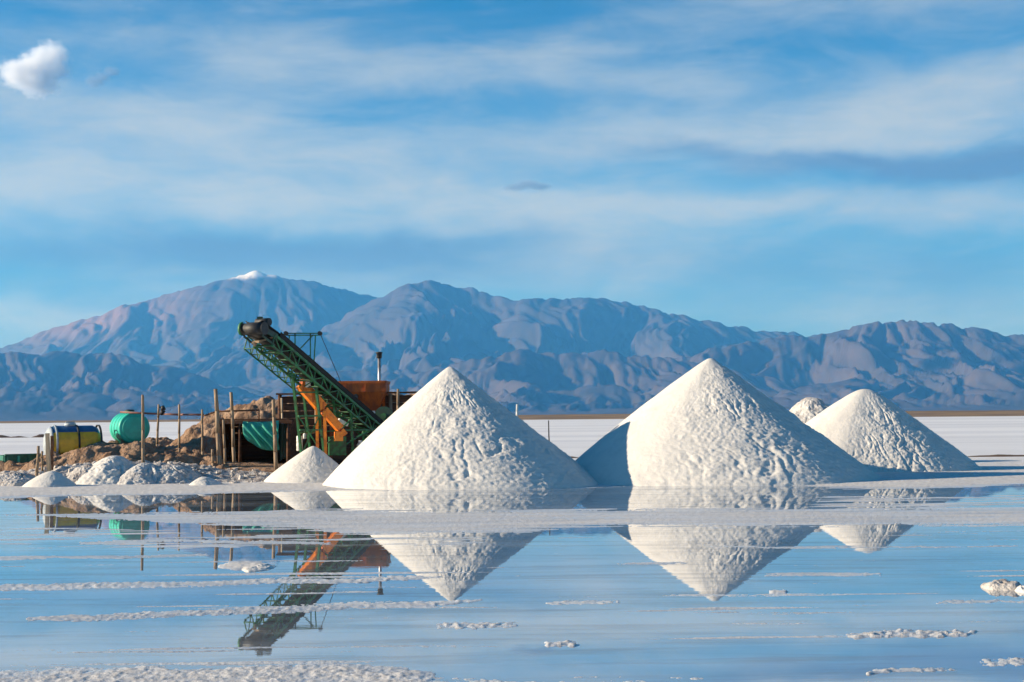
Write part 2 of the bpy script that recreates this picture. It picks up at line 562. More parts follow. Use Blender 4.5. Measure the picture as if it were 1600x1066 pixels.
def salt_flat():
    # rows: close to one row per photograph pixel near the camera, spreading out to the far shore
    pys = np.concatenate([np.arange(1190, 752, -1.0), np.linspace(751, 700, 30), np.linspace(698, 662, 26)])
    ys = F * EYE / (pys - 650.6)
    ys = np.concatenate([[-6000, -400, -40, 0, 5, 7], ys, np.geomspace(ys[-1] * 1.2, 9800, 22)])
    ts = np.concatenate([[-4, -2.2, -1.2], np.linspace(-0.52, 0.52, 880), [1.2, 2.2, 4]])
    Y, T = np.meshgrid(ys, ts, indexing='ij')
    X = T * np.maximum(Y, 8.0)
    near = (Y > 6) & (Y < 70)
    px, py = project(X, np.maximum(Y, 6), np.zeros_like(X))
    n_big = fbm(X * 0.35, Y * 0.9, 0.0 * X, 4)
    n_med = fbm(X * 1.6, Y * 2.2, 0 * X + 4.0, 4)
    n_fin = fbm(X * 12.0, Y * 9.0, 0 * X + 9.0, 4, 0.66)
    n_str = fbm(X * 0.30, Y * 3.2, 0 * X + 14.0, 4, 0.6)
    h = np.full_like(X, -0.03)

    def put(v):
        nonlocal h
        h = np.maximum(h, v)

    # the shore the piles stand on
    b = np.interp(px, *S_BANK)
    d = b - py + 2.2 * n_str + 0.8 * n_med
    put(np.where(near | (Y > 69), np.minimum(0.055, d * 0.006) + np.where(d > 0, 0.006 * n_fin, 0), -0.03))

    def strip(xs, yv, th, amp, lump, brk=0.0, ends=40.0):
        yc = np.interp(px, xs, yv) + 3.0 * perlin(px * 0.008 + yv[0] * .37, 0 * px, 0 * px) + 1.2 * perlin(px * 0.04 + yv[0], 0 * px, 0 * px)
        tt = np.interp(px, xs, th) if hasattr(th, '__len__') else th
        m = 1 - np.abs(py - yc + 1.3 * n_str) / np.maximum(tt, 0.3)
        e = np.clip((px - xs[0]) / ends, 0, 1) * np.clip((xs[-1] - px) / ends, 0, 1)
        m = np.minimum(m, 0.8) * e
        amp, lump = amp * 0.34, lump * 0.42 + 0.002
        tt = tt * np.clip(0.42 + 1.6 * perlin(px * 0.017 + yv[0], 0 * px, 0 * px) + 0.5 * perlin(px * 0.09 + yv[0], 0 * px, 0 * px), 0.08, 1.5)
        v = amp * (m + 0.55 * n_big * min(1, brk + .35) - brk * 0.5 + brk * 0.9 * n_med) + lump * n_fin * (m > 0)
        put(np.where(near & (m > 0.02), v, -0.03))
        halo = 1 - np.abs(py - yc + 2.5 * n_med) / np.maximum(tt * 2.6, 1.5)
        put(np.where(near & (halo > 0), -0.016 + 0.009 * halo * np.clip(e, 0, 1) + 0.009 * n_fin + 0.006 * n_str, -0.03))

    # the broad wet bar across the water
    top = np.interp(px, [-900, 380, 480, 620, 850, 1000, 1600, 2500], [802, 800, 797, 797, 797, 796, 793, 788])
    bot = np.interp(px, [-900, 60, 200, 450, 560, 820, 900, 1600, 2500], [808, 808, 815, 824, 836, 832, 823, 821, 818])
    mm = np.minimum(py - top, bot - py) + 4.0 * n_str + 1.0 * n_med
    mm = mm - sstep(440, 0, px) * (3.0 + 6.0 * (n_str - 0.1))
    put(np.where(near, np.clip(mm * 0.0016, -0.03, 0.011) + np.where(mm > 0, 0.006 * n_str + 0.004 * n_fin, 0), -0.03))
    # faint drifts under the bar on the left and middle
    zone = sstep(818, 828, py) * sstep(872, 850, py) * sstep(900, 700, px)
    put(np.where(near, -0.014 + zone * (0.012 + 0.034 * (n_str - 0.12 + 0.15 * n_big)) - (1 - zone) * 0.02, -0.03))
    zone = sstep(770, 776, py) * sstep(796, 790, py) * sstep(1180, 1290, px)
    put(np.where(near, -0.012 + zone * (0.013 + 0.03 * (n_str - 0.05)) - (1 - zone) * 0.02, -0.03))
    strip([560, 600, 690, 720], [823, 823, 822, 821], 2.6, 0.03, 0.004, 0.0)
    strip([830, 900, 1240], [758.5, 757.5, 757], 2.0, 0.03, 0.003, 0.0)
    # thin lines of crust
    strip([-600, 0, 200, 400, 640, 700], [922, 919, 915, 910, 904, 902], [5.5, 5.5, 5, 4.5, 3, 1], 0.034, 0.020, 0.05)
    strip([40, 120, 300, 500, 640, 760], [968, 965, 959, 950, 944, 938], [3, 6, 5, 6.5, 5.5, 1.5], 0.034, 0.020, 0.15)
    strip([120, 300, 520], [847, 845, 849], 2.6, 0.020, 0.008, 0.25)
    strip([-300, 0, 250, 330], [878, 874, 869, 868], 2.5, 0.020, 0.008, 0.25)
    strip([680, 740, 810], [977, 977, 976], 4.5, 0.042, 0.03, 0.30, 20)
    strip([850, 900, 970], [942, 941, 941], 3.6, 0.030, 0.02, 0.30, 30)
    strip([1190, 1290, 1380], [898, 898, 897], 2.5, 0.026, 0.012, 0.32)
    strip([960, 1020, 1080], [880, 880, 879], 2.5, 0.026, 0.01, 0.3)
    strip([1320, 1390, 1460, 1530], [993, 991, 991, 990], [3, 6, 6, 3], 0.045, 0.04, 0.22, 30)
    strip([1460, 1560, 2100], [941, 940, 938], 3.4, 0.030, 0.015, 0.28)
    strip([850, 880, 905], [1007, 1007, 1007], 4, 0.045, 0.03, 0.25, 10)
    strip([1350, 1420, 1500], [1052, 1049, 1046], 3.5, 0.04, 0.03, 0.3)
    strip([1530, 1600, 2200], [1037, 1033, 1025], 7, 0.04, 0.03, 0.2)
    strip([1100, 1300, 1600], [855, 856, 853], 1.6, 0.016, 0.006, 0.38)
    strip([340, 365, 400, 432], [886, 885, 884, 886], [2, 7, 8, 2], 0.075, 0.012, 0.0, 12)
    strip([1200, 1216, 1232], [925, 925, 925], 3.2, 0.05, 0.02, 0.0, 8)
    # faint drifts of salt just breaking the surface anywhere in the shallows
    n_thin = fbm(X * 0.22 + 9, Y * 4.2, 0 * X + 21.0, 4, 0.62)
    put(np.where(near & (py > 826) & (py < 1060), -0.004 + 0.030 * (n_thin - 0.50 + 0.12 * n_fin + 0.22 * n_big), -0.03))
    # crusted foreground
    edge = np.interp(px, [-900, 0, 200, 420, 600, 680, 760, 900, 1100, 1250, 1400, 1600, 2500],
                     [1046, 1049, 1041, 1037, 1036, 1050, 1058, 1056, 1062, 1072, 1070, 1066, 1060])
    d = py - edge + 9 * n_big + 5 * n_med
    brk = sstep(560, 760, px)
    put(np.where(near & (py > 1000), np.clip(d * 0.0016, -0.03, 0.014) + np.where(d > -8, 0.008 * n_fin + 0.007 * n_med - brk * 0.014 * (1 - n_med), 0), -0.03))
    far = np.where(Y > 60, 0.055 + 0.0 * X, h)
    Z = np.where(Y < 60, h, far)
    Z = np.where(np.abs(T) > 0.7, np.where(Y < 36, -0.03, 0.055), Z)
    Z = np.where(Y < 6.5, -0.03, Z)
    return tag(sheet('salt_flat', np.stack([X, Y, Z], -1), salt_flat_material()), kind='structure')


def water():
    P = np.array([[[-300, -60, 0], [300, -60, 0]], [[-300, 46, 0], [300, 46, 0]]], float)
    # cut into strips so the sheet stays well conditioned
    ys = np.array([-60, 4, 12, 20, 30, 40, 52.0])
    xs = np.linspace(-300, 300, 13)
    Yg, Xg = np.meshgrid(ys, xs, indexing='ij')
    return tag(sheet('water', np.stack([Xg, Yg, 0 * Xg], -1), water_material(), smooth=False), kind='structure')


salt_flat()
water()

# ------------------------------------------------------------------ far shore, low ridges on the flat
def far_shore():
    xs = np.linspace(-3600, 3600, 320)
    prof = [(0, -0.3), (6, 0.3), (40, 1.0), (150, 2.6), (400, 3.0), (1400, 3.2), (2200, -0.5)]
    rows = []
    y0 = np.interp(xs, [-3600, -330, -150, 0, 200, 3600], [1250, 1250, 1080, 760, 600, 560]) + 30 * fbm(xs * 0.012, 0 * xs, 0 * xs, 4)
    for d, z in prof:
        zz = z + (0.5 * fbm(xs * 0.03, 0 * xs + d * 0.01, 0 * xs, 3) if z > 0.5 else 0)
        zz = np.where(xs < -120, np.minimum(zz, 0.55 * zz + 0.2), zz)
        rows.append(np.stack([xs * (1 + d / 900), y0 + d, zz], -1))
    m = mat('dry_shore', (0.30, 0.205, 0.12), 1.0, base2=(0.20, 0.145, 0.10), nscale=0.02, spec=0.05)
    return tag(sheet('far_shore', np.array(rows), m), kind='structure')


def low_ridge(name, pts, Y, w, hgt, seed):
    xs = np.linspace(0, 1, 90)
    px = np.interp(xs, [0, 1], [pts[0], pts[1]])
    X = (px - 800) / F * Y
    h = hgt * (0.75 + 0.9 * fbm(X * 0.5 + seed, 0 * X, 0 * X, 4)) * np.clip(np.minimum(xs, 1 - xs) * 8, 0, 1)
    rows = [np.stack([X, 0 * X + Y + k * w, 0.03 + np.maximum(h, 0.0) * s], -1) for k, s in ((-1, 0.0), (-0.4, 0.7), (0, 1.0), (0.5, 0.6), (1, 0.0))]
    return tag(sheet(name, np.array(rows), M['dark_earth']), kind='structure')


far_shore()
low_ridge('earth_ridge', (-300, 52), 168, 2.2, 0.42, 1.0)
low_ridge('earth_ridge', (50, 90), 168, 1.6, 0.34, 5.0)
low_ridge('earth_ridge', (845, 960), 66, 0.5, 0.13, 8.0)
low_ridge('earth_ridge', (1480, 1900), 62, 0.6, 0.11, 3.0)

# ------------------------------------------------------------------ mountains
def mountains():
    pxs = np.linspace(-560, 2160, 880)
    Ds = np.concatenate([np.linspace(8200, 11500, 40), np.linspace(11560, 22000, 330), np.linspace(22100, 27000, 30)])
    D, PX = np.meshgrid(Ds, pxs, indexing='ij')
    X = (PX - 800) / F * D

    def rng(D0, xs, ys, Wf, pw, rough, seed, wander=600.0, spur=1.0):
        S1 = 2 + (horizon(pxs) - np.interp(pxs, xs, ys)) / F * D0
        k = np.ones(5) / 5
        S1 = np.convolve(np.pad(S1, 2, mode='edge'), k, 'valid')
        S = np.broadcast_to(np.maximum(S1, 0)[None, :], D.shape)
        Dr = D0 + wander * fbm(PX * 0.004 + seed, 0 * PX, 0 * PX, 3)
        S = S * Dr / D0
        t = (Dr - D) / Wf
        env = np.where(t >= 0, np.clip(1 - t, 0, 1) ** pw, np.clip(1 + t * 2.2, 0, 1))
        wx = 900 * fbm(X / 2600 + seed, D / 2600, 0 * X, 3)
        wy = 900 * fbm(X / 2600 + seed + 40, D / 2600, 0 * X + 5, 3)
        a = ridged((X + wx) / (1900 * spur) + seed, (D + wy) / (6200 * spur), 0 * X + seed, 5, 0.52)
        b2 = ridged((X + wx * 0.9 + 0.25 * (D - D0)) / (640 * spur) + seed, (D + wy) / (3000 * spur), 0 * X + 2 * seed, 4, 0.55)
        valley = (1 - a) * 0.78 + b2 ** 2 * 0.34
        amt = np.clip(np.abs(t) * 4.0, 0.0, 1) * np.clip(S / 500.0, 0.15, 1.0)
        return S * env * (1 - rough * valley * amt) - rough * 60 * b2 ** 2 * np.clip(env * 4, 0, 1)

    far_l = rng(21000, [-900, -400, 0, 30, 60, 100, 150, 185, 225, 270, 300, 340, 372, 385, 400, 415, 430, 480, 530, 565, 600, 640, 700, 800, 1000, 1400],
                [600, 570, 540, 530, 516, 504, 490, 475, 466, 453, 445, 437, 425, 422, 421, 422, 426, 433, 444, 456, 462, 480, 520, 575, 640, 650], 9000, 1.15, 0.72, 1.7)
    mid = rng(19000, [200, 420, 520, 570, 600, 620, 640, 655, 670, 690, 740, 770, 805, 840, 880, 900, 915, 930, 945, 985, 1030, 1080, 1140, 1180, 1240, 1400, 1700, 2500],
              [650, 560, 500, 470, 458, 449, 438, 433, 434, 438, 447, 457, 465, 463, 465, 462, 459, 464, 465, 467, 482, 491, 505, 512, 516, 540, 560, 600], 7600, 1.1, 0.80, 6.3, spur=0.75)
    right = rng(14200, [700, 900, 1000, 1100, 1180, 1240, 1270, 1330, 1375, 1395, 1410, 1430, 1450, 1490, 1530, 1570, 1600, 1900, 2500],
                [640, 585, 560, 545, 527, 517, 519, 506, 498, 494, 493, 495, 498, 500, 508, 516, 518, 530, 580], 4200, 0.95, 0.92, 12.1, 450, 0.55)
    mid_front = rng(13400, [250, 380, 450, 520, 580, 640, 720, 780, 830, 880, 940, 1000, 1060, 1130, 1250, 1400],
                    [650, 622, 600, 580, 572, 580, 560, 548, 542, 545, 540, 552, 556, 566, 600, 640], 3600, 0.95, 0.95, 20.4, 500, 0.5)
    left_front = rng(13000, [-900, -400, 0, 60, 130, 190, 240, 290, 340, 420, 500, 600],
                     [560, 550, 543, 547, 544, 546, 560, 573, 595, 612, 636, 652], 3800, 1.0, 0.80, 27.5, 400, 0.55)
    Z = np.maximum.reduce([far_l, mid, right, mid_front, left_front])
    apron = np.interp(D, [8200, 9600, 13000, 27000], [-4, 16, 95, 120]) + 14 * fbm(X / 1500, D / 1500, 0 * X + 3, 4)
    Z = np.maximum(Z, apron)
    Z = Z + (16 * fbm(X / 260, D / 340, 0 * X, 3) - 42 * ridged(X / 330 + 3, D / 1300, 0 * X + 7, 3) ** 2) * np.clip(Z / 300, 0, 1)
    Z[0] = -6
    Z[-1] = -6
    return tag(sheet('mountains', np.stack([X, D, Z], -1), mountain_material()), kind='structure')


mountains()


# ------------------------------------------------------------------ salt piles
def salt_pile(name, label, apex, Y, rl, rr, rf, seed, rough=1.0, blunt=0.02, na=600, ns=230, group=None, material='salt',
              smooth_side=True, sink=0.12, lean=(0, 0), cat='salt pile', nose=0.0, nose_at=-52):
    """a poured cone: apex pixel, distance, radii to the left, right and front in metres"""
    a = at(apex[0], apex[1], Y)
    H = a.z
    ph = np.linspace(0, 2 * np.pi, na, endpoint=False)
    s = np.linspace(0, 1, ns) ** 0.92
    S, PH = np.meshgrid(s, ph, indexing='ij')
    c, sn = np.cos(PH), np.sin(PH)
    Rr = np.where(c > 0, rr, rl) * c * c + rf * sn * sn
    Rr = Rr * (1 + nose * np.exp(-((((PH - R(nose_at) + np.pi) % (2 * np.pi)) - np.pi) / R(42)) ** 2))
    Rr = Rr * (1 + 0.035 * rough * fbm(c * 1.3 + seed, sn * 1.3, 0 * c + seed, 3))
    e = blunt
    base = (np.sqrt(S * S + e * e) - e) / (math.sqrt(1 + e * e) - e)
    z = H * (1 - base)
    z = z + H * 0.028 * np.sin(np.pi * S) * (0.3 - 0.7 * c)
    x = Rr * S * c + lean[0] * (1 - S)
    y = Rr * S * sn
    # avalanche tongues and lumps; calmer on the windward (left) flank
    calm = 0.22 + 0.78 * sstep(-0.80, -0.05, c) if smooth_side else np.ones_like(c)
    fade = np.clip(S * 7, 0.12, 1)
    wx = 0.55 * fbm(x * 0.9 + seed, y * 0.9, z * 0.9, 3)
    rad = np.maximum(rl, rr)
    arc = PH * rad * 0.75
    fall = S * rad
    g1 = 1 - np.minimum(1, 3.2 * np.abs(perlin((arc + fall * .62) * 1.9 + wx + seed, (arc - fall * .62) * .33, 0 * S + seed)))
    g2 = 1 - np.minimum(1, 3.2 * np.abs(perlin((arc - fall * .62) * 1.9 + wx - seed, (arc + fall * .62) * .33, 0 * S + seed + 5)))
    g3 = 1 - np.minimum(1, 2.6 * np.abs(perlin(arc * 1.5 + wx * 1.4 + seed, fall * .25, 0 * S + seed + 9)))
    sel = sstep(-.15, .25, fbm(x * .5 + seed, y * .5, z * .5 + seed, 2))
    chev = (g1 ** 4 * sel + g2 ** 4 * (1 - sel)) * 0.7 + g3 ** 4 * 0.6
    lump = fbm(x * 1.5 + seed, y * 1.5, z * 1.5 + seed, 4, 0.5)
    pits = np.clip(fbm(x * 3.3 + seed, y * 3.3, z * 3.3 - seed, 3, 0.55), -1, 0.15)
    grit = fbm(x * 9.0, y * 9.0, z * 9.0 + seed, 2, 0.6)
    right = sstep(-0.1, 0.45, c)
    var = 0.25 + 1.1 * sstep(-.2, .35, fbm(x * .7 - seed, y * .7, z * .7, 3))
    toe = (0.5 + 0.7 * S) * (1 - 0.6 * sstep(.93, 1, S))
    cm = sstep(.12, .45, S) * (0.10 + 0.90 * sstep(-.02, .34, fbm(x * .55 + seed * 2, y * .55, z * .8, 3)))
    chev = chev * cm
    disp = rough * fade * (calm * (-0.075 * chev * (0.45 + 0.55 * right) + 0.036 * lump * var) + toe * calm * (0.026 * pits * (0.25 + 0.75 * right) * var + 0.019 * grit))
    nz = 0.78
    x = x + disp * 0.62 * c
    y = y + disp * 0.62 * sn
    z = z + disp * nz - sink * S ** 10
    P = np.stack([x + a.x, y + Y, z], -1)
    o = sheet(name, P, M[material], base=(a.x, Y, 0.05), close=True)
    return tag(o, label, cat, group)


def m_at(pxw, Y):
    return pxw * Y / F


G_P = 'white salt piles along the shore'
salt_pile('salt_pile', 'large pointed white salt pile in front of the green conveyor', (703, 573), 42.9, m_at(206, 42.9), m_at(232, 42.9), 3.8, 3.3, blunt=0.018, group=G_P, nose=0.19)
salt_pile('salt_pile', 'large pointed white salt pile with a dark triangular shadow on its left flank', (1110, 560), 44.2, m_at(250, 44.2), m_at(246, 44.2), 4.5, 9.1, blunt=0.022, group=G_P, nose=0.13)
salt_pile('salt_pile', 'medium blunt-topped salt pile furthest right on the shore', (1352, 608), 49.3, m_at(184, 49.3), m_at(182, 49.3), 2.7, 15.7, blunt=0.10, group=G_P)
salt_pile('salt_pile', 'distant jagged salt heap coloured grey for shade, seen between the two right-hand piles', (1266, 621), 56.0, m_at(95, 56), m_at(125, 56), 3.4, 21.2, rough=2.6, blunt=0.22, smooth_side=False, na=240, ns=90, group=G_P, material='grey_salt')  # greyer salt stands in for the shade on this heap
salt_pile('salt_pile', 'small pointed salt heap leaning against the left foot of the large pile', (490, 697), 44.4, m_at(84, 44.4), m_at(75, 44.4), 1.6, 31.4, rough=0.6, blunt=0.06, na=260, ns=100, group=G_P)
salt_pile('salt_pile', 'low smooth white heap at the water edge below the yellow tank', (82, 736), 42.6, m_at(52, 42.6), m_at(42, 42.6), 0.9, 38.2, rough=0.35, blunt=0.25, na=200, ns=70, group=G_P)
G_H = 'dirty salt heaps tipped on the bank'
salt_pile('salt_heap', 'grey white salt heap on the bank below the green tank', (180, 712), 44.9, m_at(72, 44.6), m_at(56, 44.6), 1.9, 44.8, rough=1.8, blunt=0.30, na=200, ns=80, group=G_H, material='salt', cat='salt heap')
salt_pile('salt_heap', 'grey white salt heap below the tall post beside the green tank', (226, 723), 44.3, m_at(44, 44), m_at(74, 44), 1.5, 52.1, rough=1.8, blunt=0.30, na=200, ns=80, group=G_H, material='grey_salt', cat='salt heap')
salt_pile('salt_heap', 'broad low greyish salt heap just left of the small pale heap below the leaning post', (268, 725), 44.6, m_at(60, 44.3), m_at(64, 44.3), 1.5, 58.4, rough=1.8, blunt=0.45, na=200, ns=80, group=G_H, material='grey_salt', cat='salt heap')
salt_pile('salt_heap', 'rough lumpy salt heap just right of the low smooth white heap', (138, 726), 44.4, m_at(44, 44.4), m_at(46, 44.4), 1.0, 63.9, rough=1.6, blunt=0.4, smooth_side=False, na=200, ns=80, group=G_H, material='dirty_salt', cat='salt heap')
salt_pile('salt_heap', 'flat rough salt heap at the left edge of the picture', (22, 738), 43.6, m_at(60, 43.6), m_at(60, 43.6), 1.0, 70.9, rough=1.5, blunt=0.5, smooth_side=False, na=200, ns=80, group=G_H, material='dirty_salt', cat='salt heap')
salt_pile('salt_heap', 'small pale salt heap at the foot of the leaning double post', (318, 745), 42.6, m_at(26, 42.6), m_at(38, 42.6), 0.7, 75.2, rough=0.6, blunt=0.3, na=160, ns=60, group=G_H, material='salt', cat='salt heap')


# ------------------------------------------------------------------ earth bank and ramp behind the shore
def zat(px, py, Y):
    return at(px, py, Y).z


def earth_bank():
    xs = np.linspace(-24, -1.6, 420)
    ys = np.concatenate([np.linspace(45.2, 57, 150)])
    Y, X = np.meshgrid(ys, xs, indexing='ij')
    px = 800 + F * X / Y
    def prof(pts, D):
        p = np.array([q[0] for q in pts], float)
        z = np.array([zat(q[0], q[1], D) for q in pts])
        return np.interp(800 + F * X / D, p, z)
    n = fbm(X * 0.9, Y * 0.9, 0 * X, 5, 0.55)
    n2 = fbm(X * 3.1, Y * 3.1, 0 * X + 4, 4, 0.6)
    # low bank on the left, carrying the tanks
    c = prof([(-200, 752), (0, 744), (40, 730), (75, 718), (110, 706), (150, 696), (205, 696), (250, 706), (300, 712), (350, 722), (480, 728), (620, 735)], 49.0)
    front = np.clip((Y - 46.0) / 2.6, 0, 1)
    bank = 0.12 + (c - 0.12) * sstep(0, 1, front)
    bank = np.where(Y > 49.0, np.where(px < 240, c - 0.0 * Y, c), bank)
    # ramp rising to the right
    r = prof([(200, 722), (255, 702), (290, 674), (318, 654), (345, 643), (380, 633), (415, 625), (450, 618), (660, 615), (720, 620), (860, 720)], 53.0)
    foot = np.interp(px, [200, 345, 352, 2000], [49.2, 50.2, 51.9, 51.9])
    k = np.clip((Y - foot) / (53.0 - foot), 0, 1)
    low = np.where(px > 350, np.where(Y > 51.9, 2.0, 0.3), 0.5)
    ramp = np.where(Y > foot, low + (r - low) * k ** 0.85, 0)
    ramp = np.where(Y > 53.0, r - (Y - 53) * 0.12, ramp)
    Z = np.maximum(bank, ramp)
    Z = Z + (0.22 * n + 0.09 * n2) * np.clip((Y - 45.6) / 2, 0, 1) * np.where((px > 350) & (Y < 51.95), 0.2, 1.0)
    Z[0] = -0.1
    Z[-1] = -0.1
    return tag(sheet('earth_bank', np.stack([X, Y, Z], -1), M['earth']), kind='structure')


earth_bank()


def salt_bank():
    """trampled dirty salt between the shore and the earth bank"""
    xs = np.linspace(-22, -5.2, 420)
    ys = np.linspace(42.4, 48.6, 120)
    Y, X = np.meshgrid(ys, xs, indexing='ij')
    px = 800 + F * X / Y
    c = np.interp(px, [-100, 0, 60, 130, 220, 300, 360, 450, 560], [0.20, 0.26, 0.38, 0.54, 0.60, 0.48, 0.32, 0.22, 0.08])
    n = fbm(X * 1.7, Y * 1.7, 0 * X + 2, 5, 0.58)
    l = ridged(X * 1.3, Y * 1.3, 0 * X + 8, 3)
    Z = -0.05 + c * sstep(42.6, 46.6, Y) * 1.05 + (0.12 * n + 0.13 * (l - 0.5)) * sstep(42.8, 44.2, Y) * np.where(px < 330, 1, 0.5)
    Z = np.where(Y > 47.8, Z - (Y - 47.8) * 0.5, Z)
    Z[0] = -0.1
    return tag(sheet('salt_bank', np.stack([X, Y, Z], -1), M['dirty_salt']), kind='structure')


salt_bank()


# ------------------------------------------------------------------ rubble
def rubble():
    b = MB()
    rnd = random.Random(5)
    for _ in range(260):
        px = rnd.uniform(-20, 470)
        Y = rnd.uniform(43.2, 48.5)
        c = float(np.interp(px, [-100, 0, 60, 130, 220, 300, 360, 450, 560], [0.20, 0.26, 0.38, 0.54, 0.60, 0.48, 0.32, 0.22, 0.08]))
        z = -0.05 + c * float(sstep(42.6, 46.6, Y)) * 1.05
        s = rnd.uniform(0.04, 0.15) * (1.4 if rnd.random() < 0.15 else 1)
        X = (px - 800) / F * Y
        i = len(b.v)
        pts = [(-1, -1, -1), (1, -1, -1), (1, 1, -1), (-1, 1, -1), (-.7, -.7, 1), (.7, -.7, 1), (.7, .7, 1), (-.7, .7, 1)]
        rz = rnd.uniform(0, 3)
        for p in pts:
            q = Vector(p) * s * 0.6
            q = Vector((q.x * rnd.uniform(.7, 1.4), q.y * rnd.uniform(.7, 1.3), q.z * rnd.uniform(.5, 1.0)))
            q.rotate(Euler((rnd.uniform(-.4, .4), rnd.uniform(-.4, .4), rz)))
            b.v.append(Vector((X, Y, z + s * 0.25)) + q)
        for q in ((0, 3, 2, 1), (4, 5, 6, 7), (0, 1, 5, 4), (1, 2, 6, 5), (2, 3, 7, 6), (3, 0, 4, 7)):
            b.f.append([i + k for k in q]); b.s.append(False)
    o = b.build('rubble', M['dirty_salt'])
    tag(o, 'scattered lumps of dirty salt on the bank below the fence', 'rubble', kind='stuff')


rubble()


# ------------------------------------------------------------------ posts and rails
def post(top, base, Y, r, label, material='timber', deep=0.25, square=False, name='wooden_post', group='wooden posts of the salt works', cat='post'):
    p, q = at(*base, Y), at(*top, Y)
    d = (p - q).normalized()
    p = p + d * deep
    b = MB()
    n = 7
    last = p
    for k in range(1, 5):
        t = k / 4
        nx = p.lerp(q, t) + Vector((random.uniform(-1, 1) * 0.012, random.uniform(-1, 1) * 0.012, 0))
        if k == 4:
            nx = q
        if square:
            b.bar(last, nx, 2 * r, 1.3 * r)
        else:
            b.tube(last, nx, r * (1.12 - 0.24 * (t - .25)), r * (1.12 - 0.24 * t), n)
        last = nx
    o = b.build_top(name, M[material], p)
    return tag(o, label, cat, group)


post((223, 617), (224, 716), 45.6, 0.050, 'tall bare wooden post in front of the green water tank')
post((248, 632), (246, 704), 49.6, 0.042, 'wooden post right of the green tank with a black rag at its top')
post((280, 632), (280, 712), 49.2, 0.042, 'thin wooden post at the left foot of the brown earth ramp')
post((316, 640), (317, 716), 49.0, 0.042, 'short wooden post where the red pipe rail ends at the earth ramp')
post((337, 608), (344, 735), 47.8, 0.075, 'tallest thick leaning post left of the dark shelter')
post((332, 702), (333, 734), 47.7, 0.05, 'short stub post beside the foot of the tallest leaning post')
post((349, 656), (352, 734), 48.0, 0.045, 'slim post leaning on the right of the tallest leaning post')
post((361, 613), (366, 716), 49.0, 0.060, 'tall post standing in front of the dark shelter opening')
post((427, 625), (431, 722), 47.2, 0.062, 'post standing in front of the hanging green tarp')
post((440, 622), (443, 706), 50.6, 0.040, 'pale post between the green tarp and the conveyor legs', 'pale_timber')
post((405, 641), (405, 662), 49.4, 0.030, 'short dark stub above the green tarp', 'old_boards', 0.1)
post((60, 697), (58, 738), 45.4, 0.050, 'short wooden stake left of the yellow board', 'timber')
post((66, 705), (66, 737), 45.6, 0.040, 'shortest wooden stake next to the yellow board', 'timber')
post((74, 677), (77, 738), 45.8, 0.075, 'pale yellow board standing left of the yellow tank', 'yellow_paint' if False else 'pale_timber', square=True)
post((81, 681), (81, 732), 46.2, 0.055, 'dark weathered board beside the yellow tank', 'old_boards', square=True)
post((808, 632), (807, 745), 48.0, 0.040, 'pale post peeping over the right flank of the pointed pile', 'white')
post((857, 657), (861, 748), 46.4, 0.022, 'thin dark rod rising between the two large piles', 'black')
post((622, 608), (622, 700), 50.9, 0.055, 'wooden post right of the rust coloured hopper', 'timber')

rg = MB()
rg.tube(at(254, 634, 49.6), at(255, 641, 49.6), 0.05, 0.10, 8).tube(at(255, 641, 49.6), at(252, 649, 49.6), 0.10, 0.03, 8)
rg.tube(at(247, 637, 49.6), at(254, 636, 49.6), 0.02, 0.03, 6)
tag(rg.build_top('rag', M['black'], at(251, 640, 49.6)), 'black rag tied to the top of a post right of the green tank', 'rag')


def pipe(pts, r, material, label):
    b = MB()
    P = [at(*p) for p in pts]
    for a, c in zip(P, P[1:]):
        b.tube(a, c, r, None, 8)
    tag(b.build_top('pipe_rail', M[material], P[0]), label, 'rail', 'pipe rails tied between the posts')


pipe([(188, 644, 49.8), (248, 647, 49.7), (280, 648, 49.3), (318, 648, 49.1)], 0.035, 'red_pipe', 'dull red pipe rail running right from the green tank to the ramp')
pipe([(318, 650, 49.1), (338, 643, 48.9), (405, 641, 49.4)], 0.03, 'old_boards', 'dark pole rail above the shelter opening')

# ------------------------------------------------------------------ green water tank
def barrel(o, d, L, r, dish, n=48):
    prof = [(-dish, 0.02)]
    for k in range(1, 7):
        a = k / 6 * math.pi / 2
        prof.append((-dish * math.cos(a), r * (0.72 + 0.28 * math.sin(a)) if k > 0 else 0.02))
    prof[1:1] = [(-dish * 0.99, r * 0.45)]
    m = 10
    for k in range(1, m):
        t = k / m * L
        rib = 0.004 if k % 2 else 0.0
        prof.append((t, r - rib))
    for k in range(6, 0, -1):
        a = k / 6 * math.pi / 2
        prof.append((L + dish * math.cos(a), r * (0.72 + 0.28 * math.sin(a))))
    prof += [(L + dish * 0.99, r * 0.45), (L + dish, 0.02)]
    return prof


Yt = 50.0
tc_ = at(210, 669, Yt)
tr = 24.5 / F * Yt
ax = Vector((0.50, -0.86, 0)).normalized()
tk = empty('water_tank', (tc_.x, Yt + 0.6, tc_.z - tr), 'mint green horizontal plastic water tank on the earth bank', 'water tank')
L = 1.25
o0 = tc_ - ax * L
MB().lathe(o0, ax, barrel(o0, ax, L, tr, 0.07)).build('shell', M['mint'], tk)
bb = MB()
for t in (0.25, 0.62, 1.0):
    bb.lathe(o0 + ax * (t - 0.025), ax, [(0, tr + 0.001), (0.0, tr + 0.009), (0.05, tr + 0.009), (0.05, tr + 0.001)], 48)
bb.build('moulded_ribs', M['mint'], tk)
MB().lathe(tc_ + ax * 0.055, ax, [(0, tr * 0.80), (0.03, tr * 0.80), (0.04, tr * 0.70), (0.05, 0.02)], 40).build('end_cap', M['mint'], tk)
top = o0 + ax * 0.62 + Vector((0, 0, tr - 0.02))
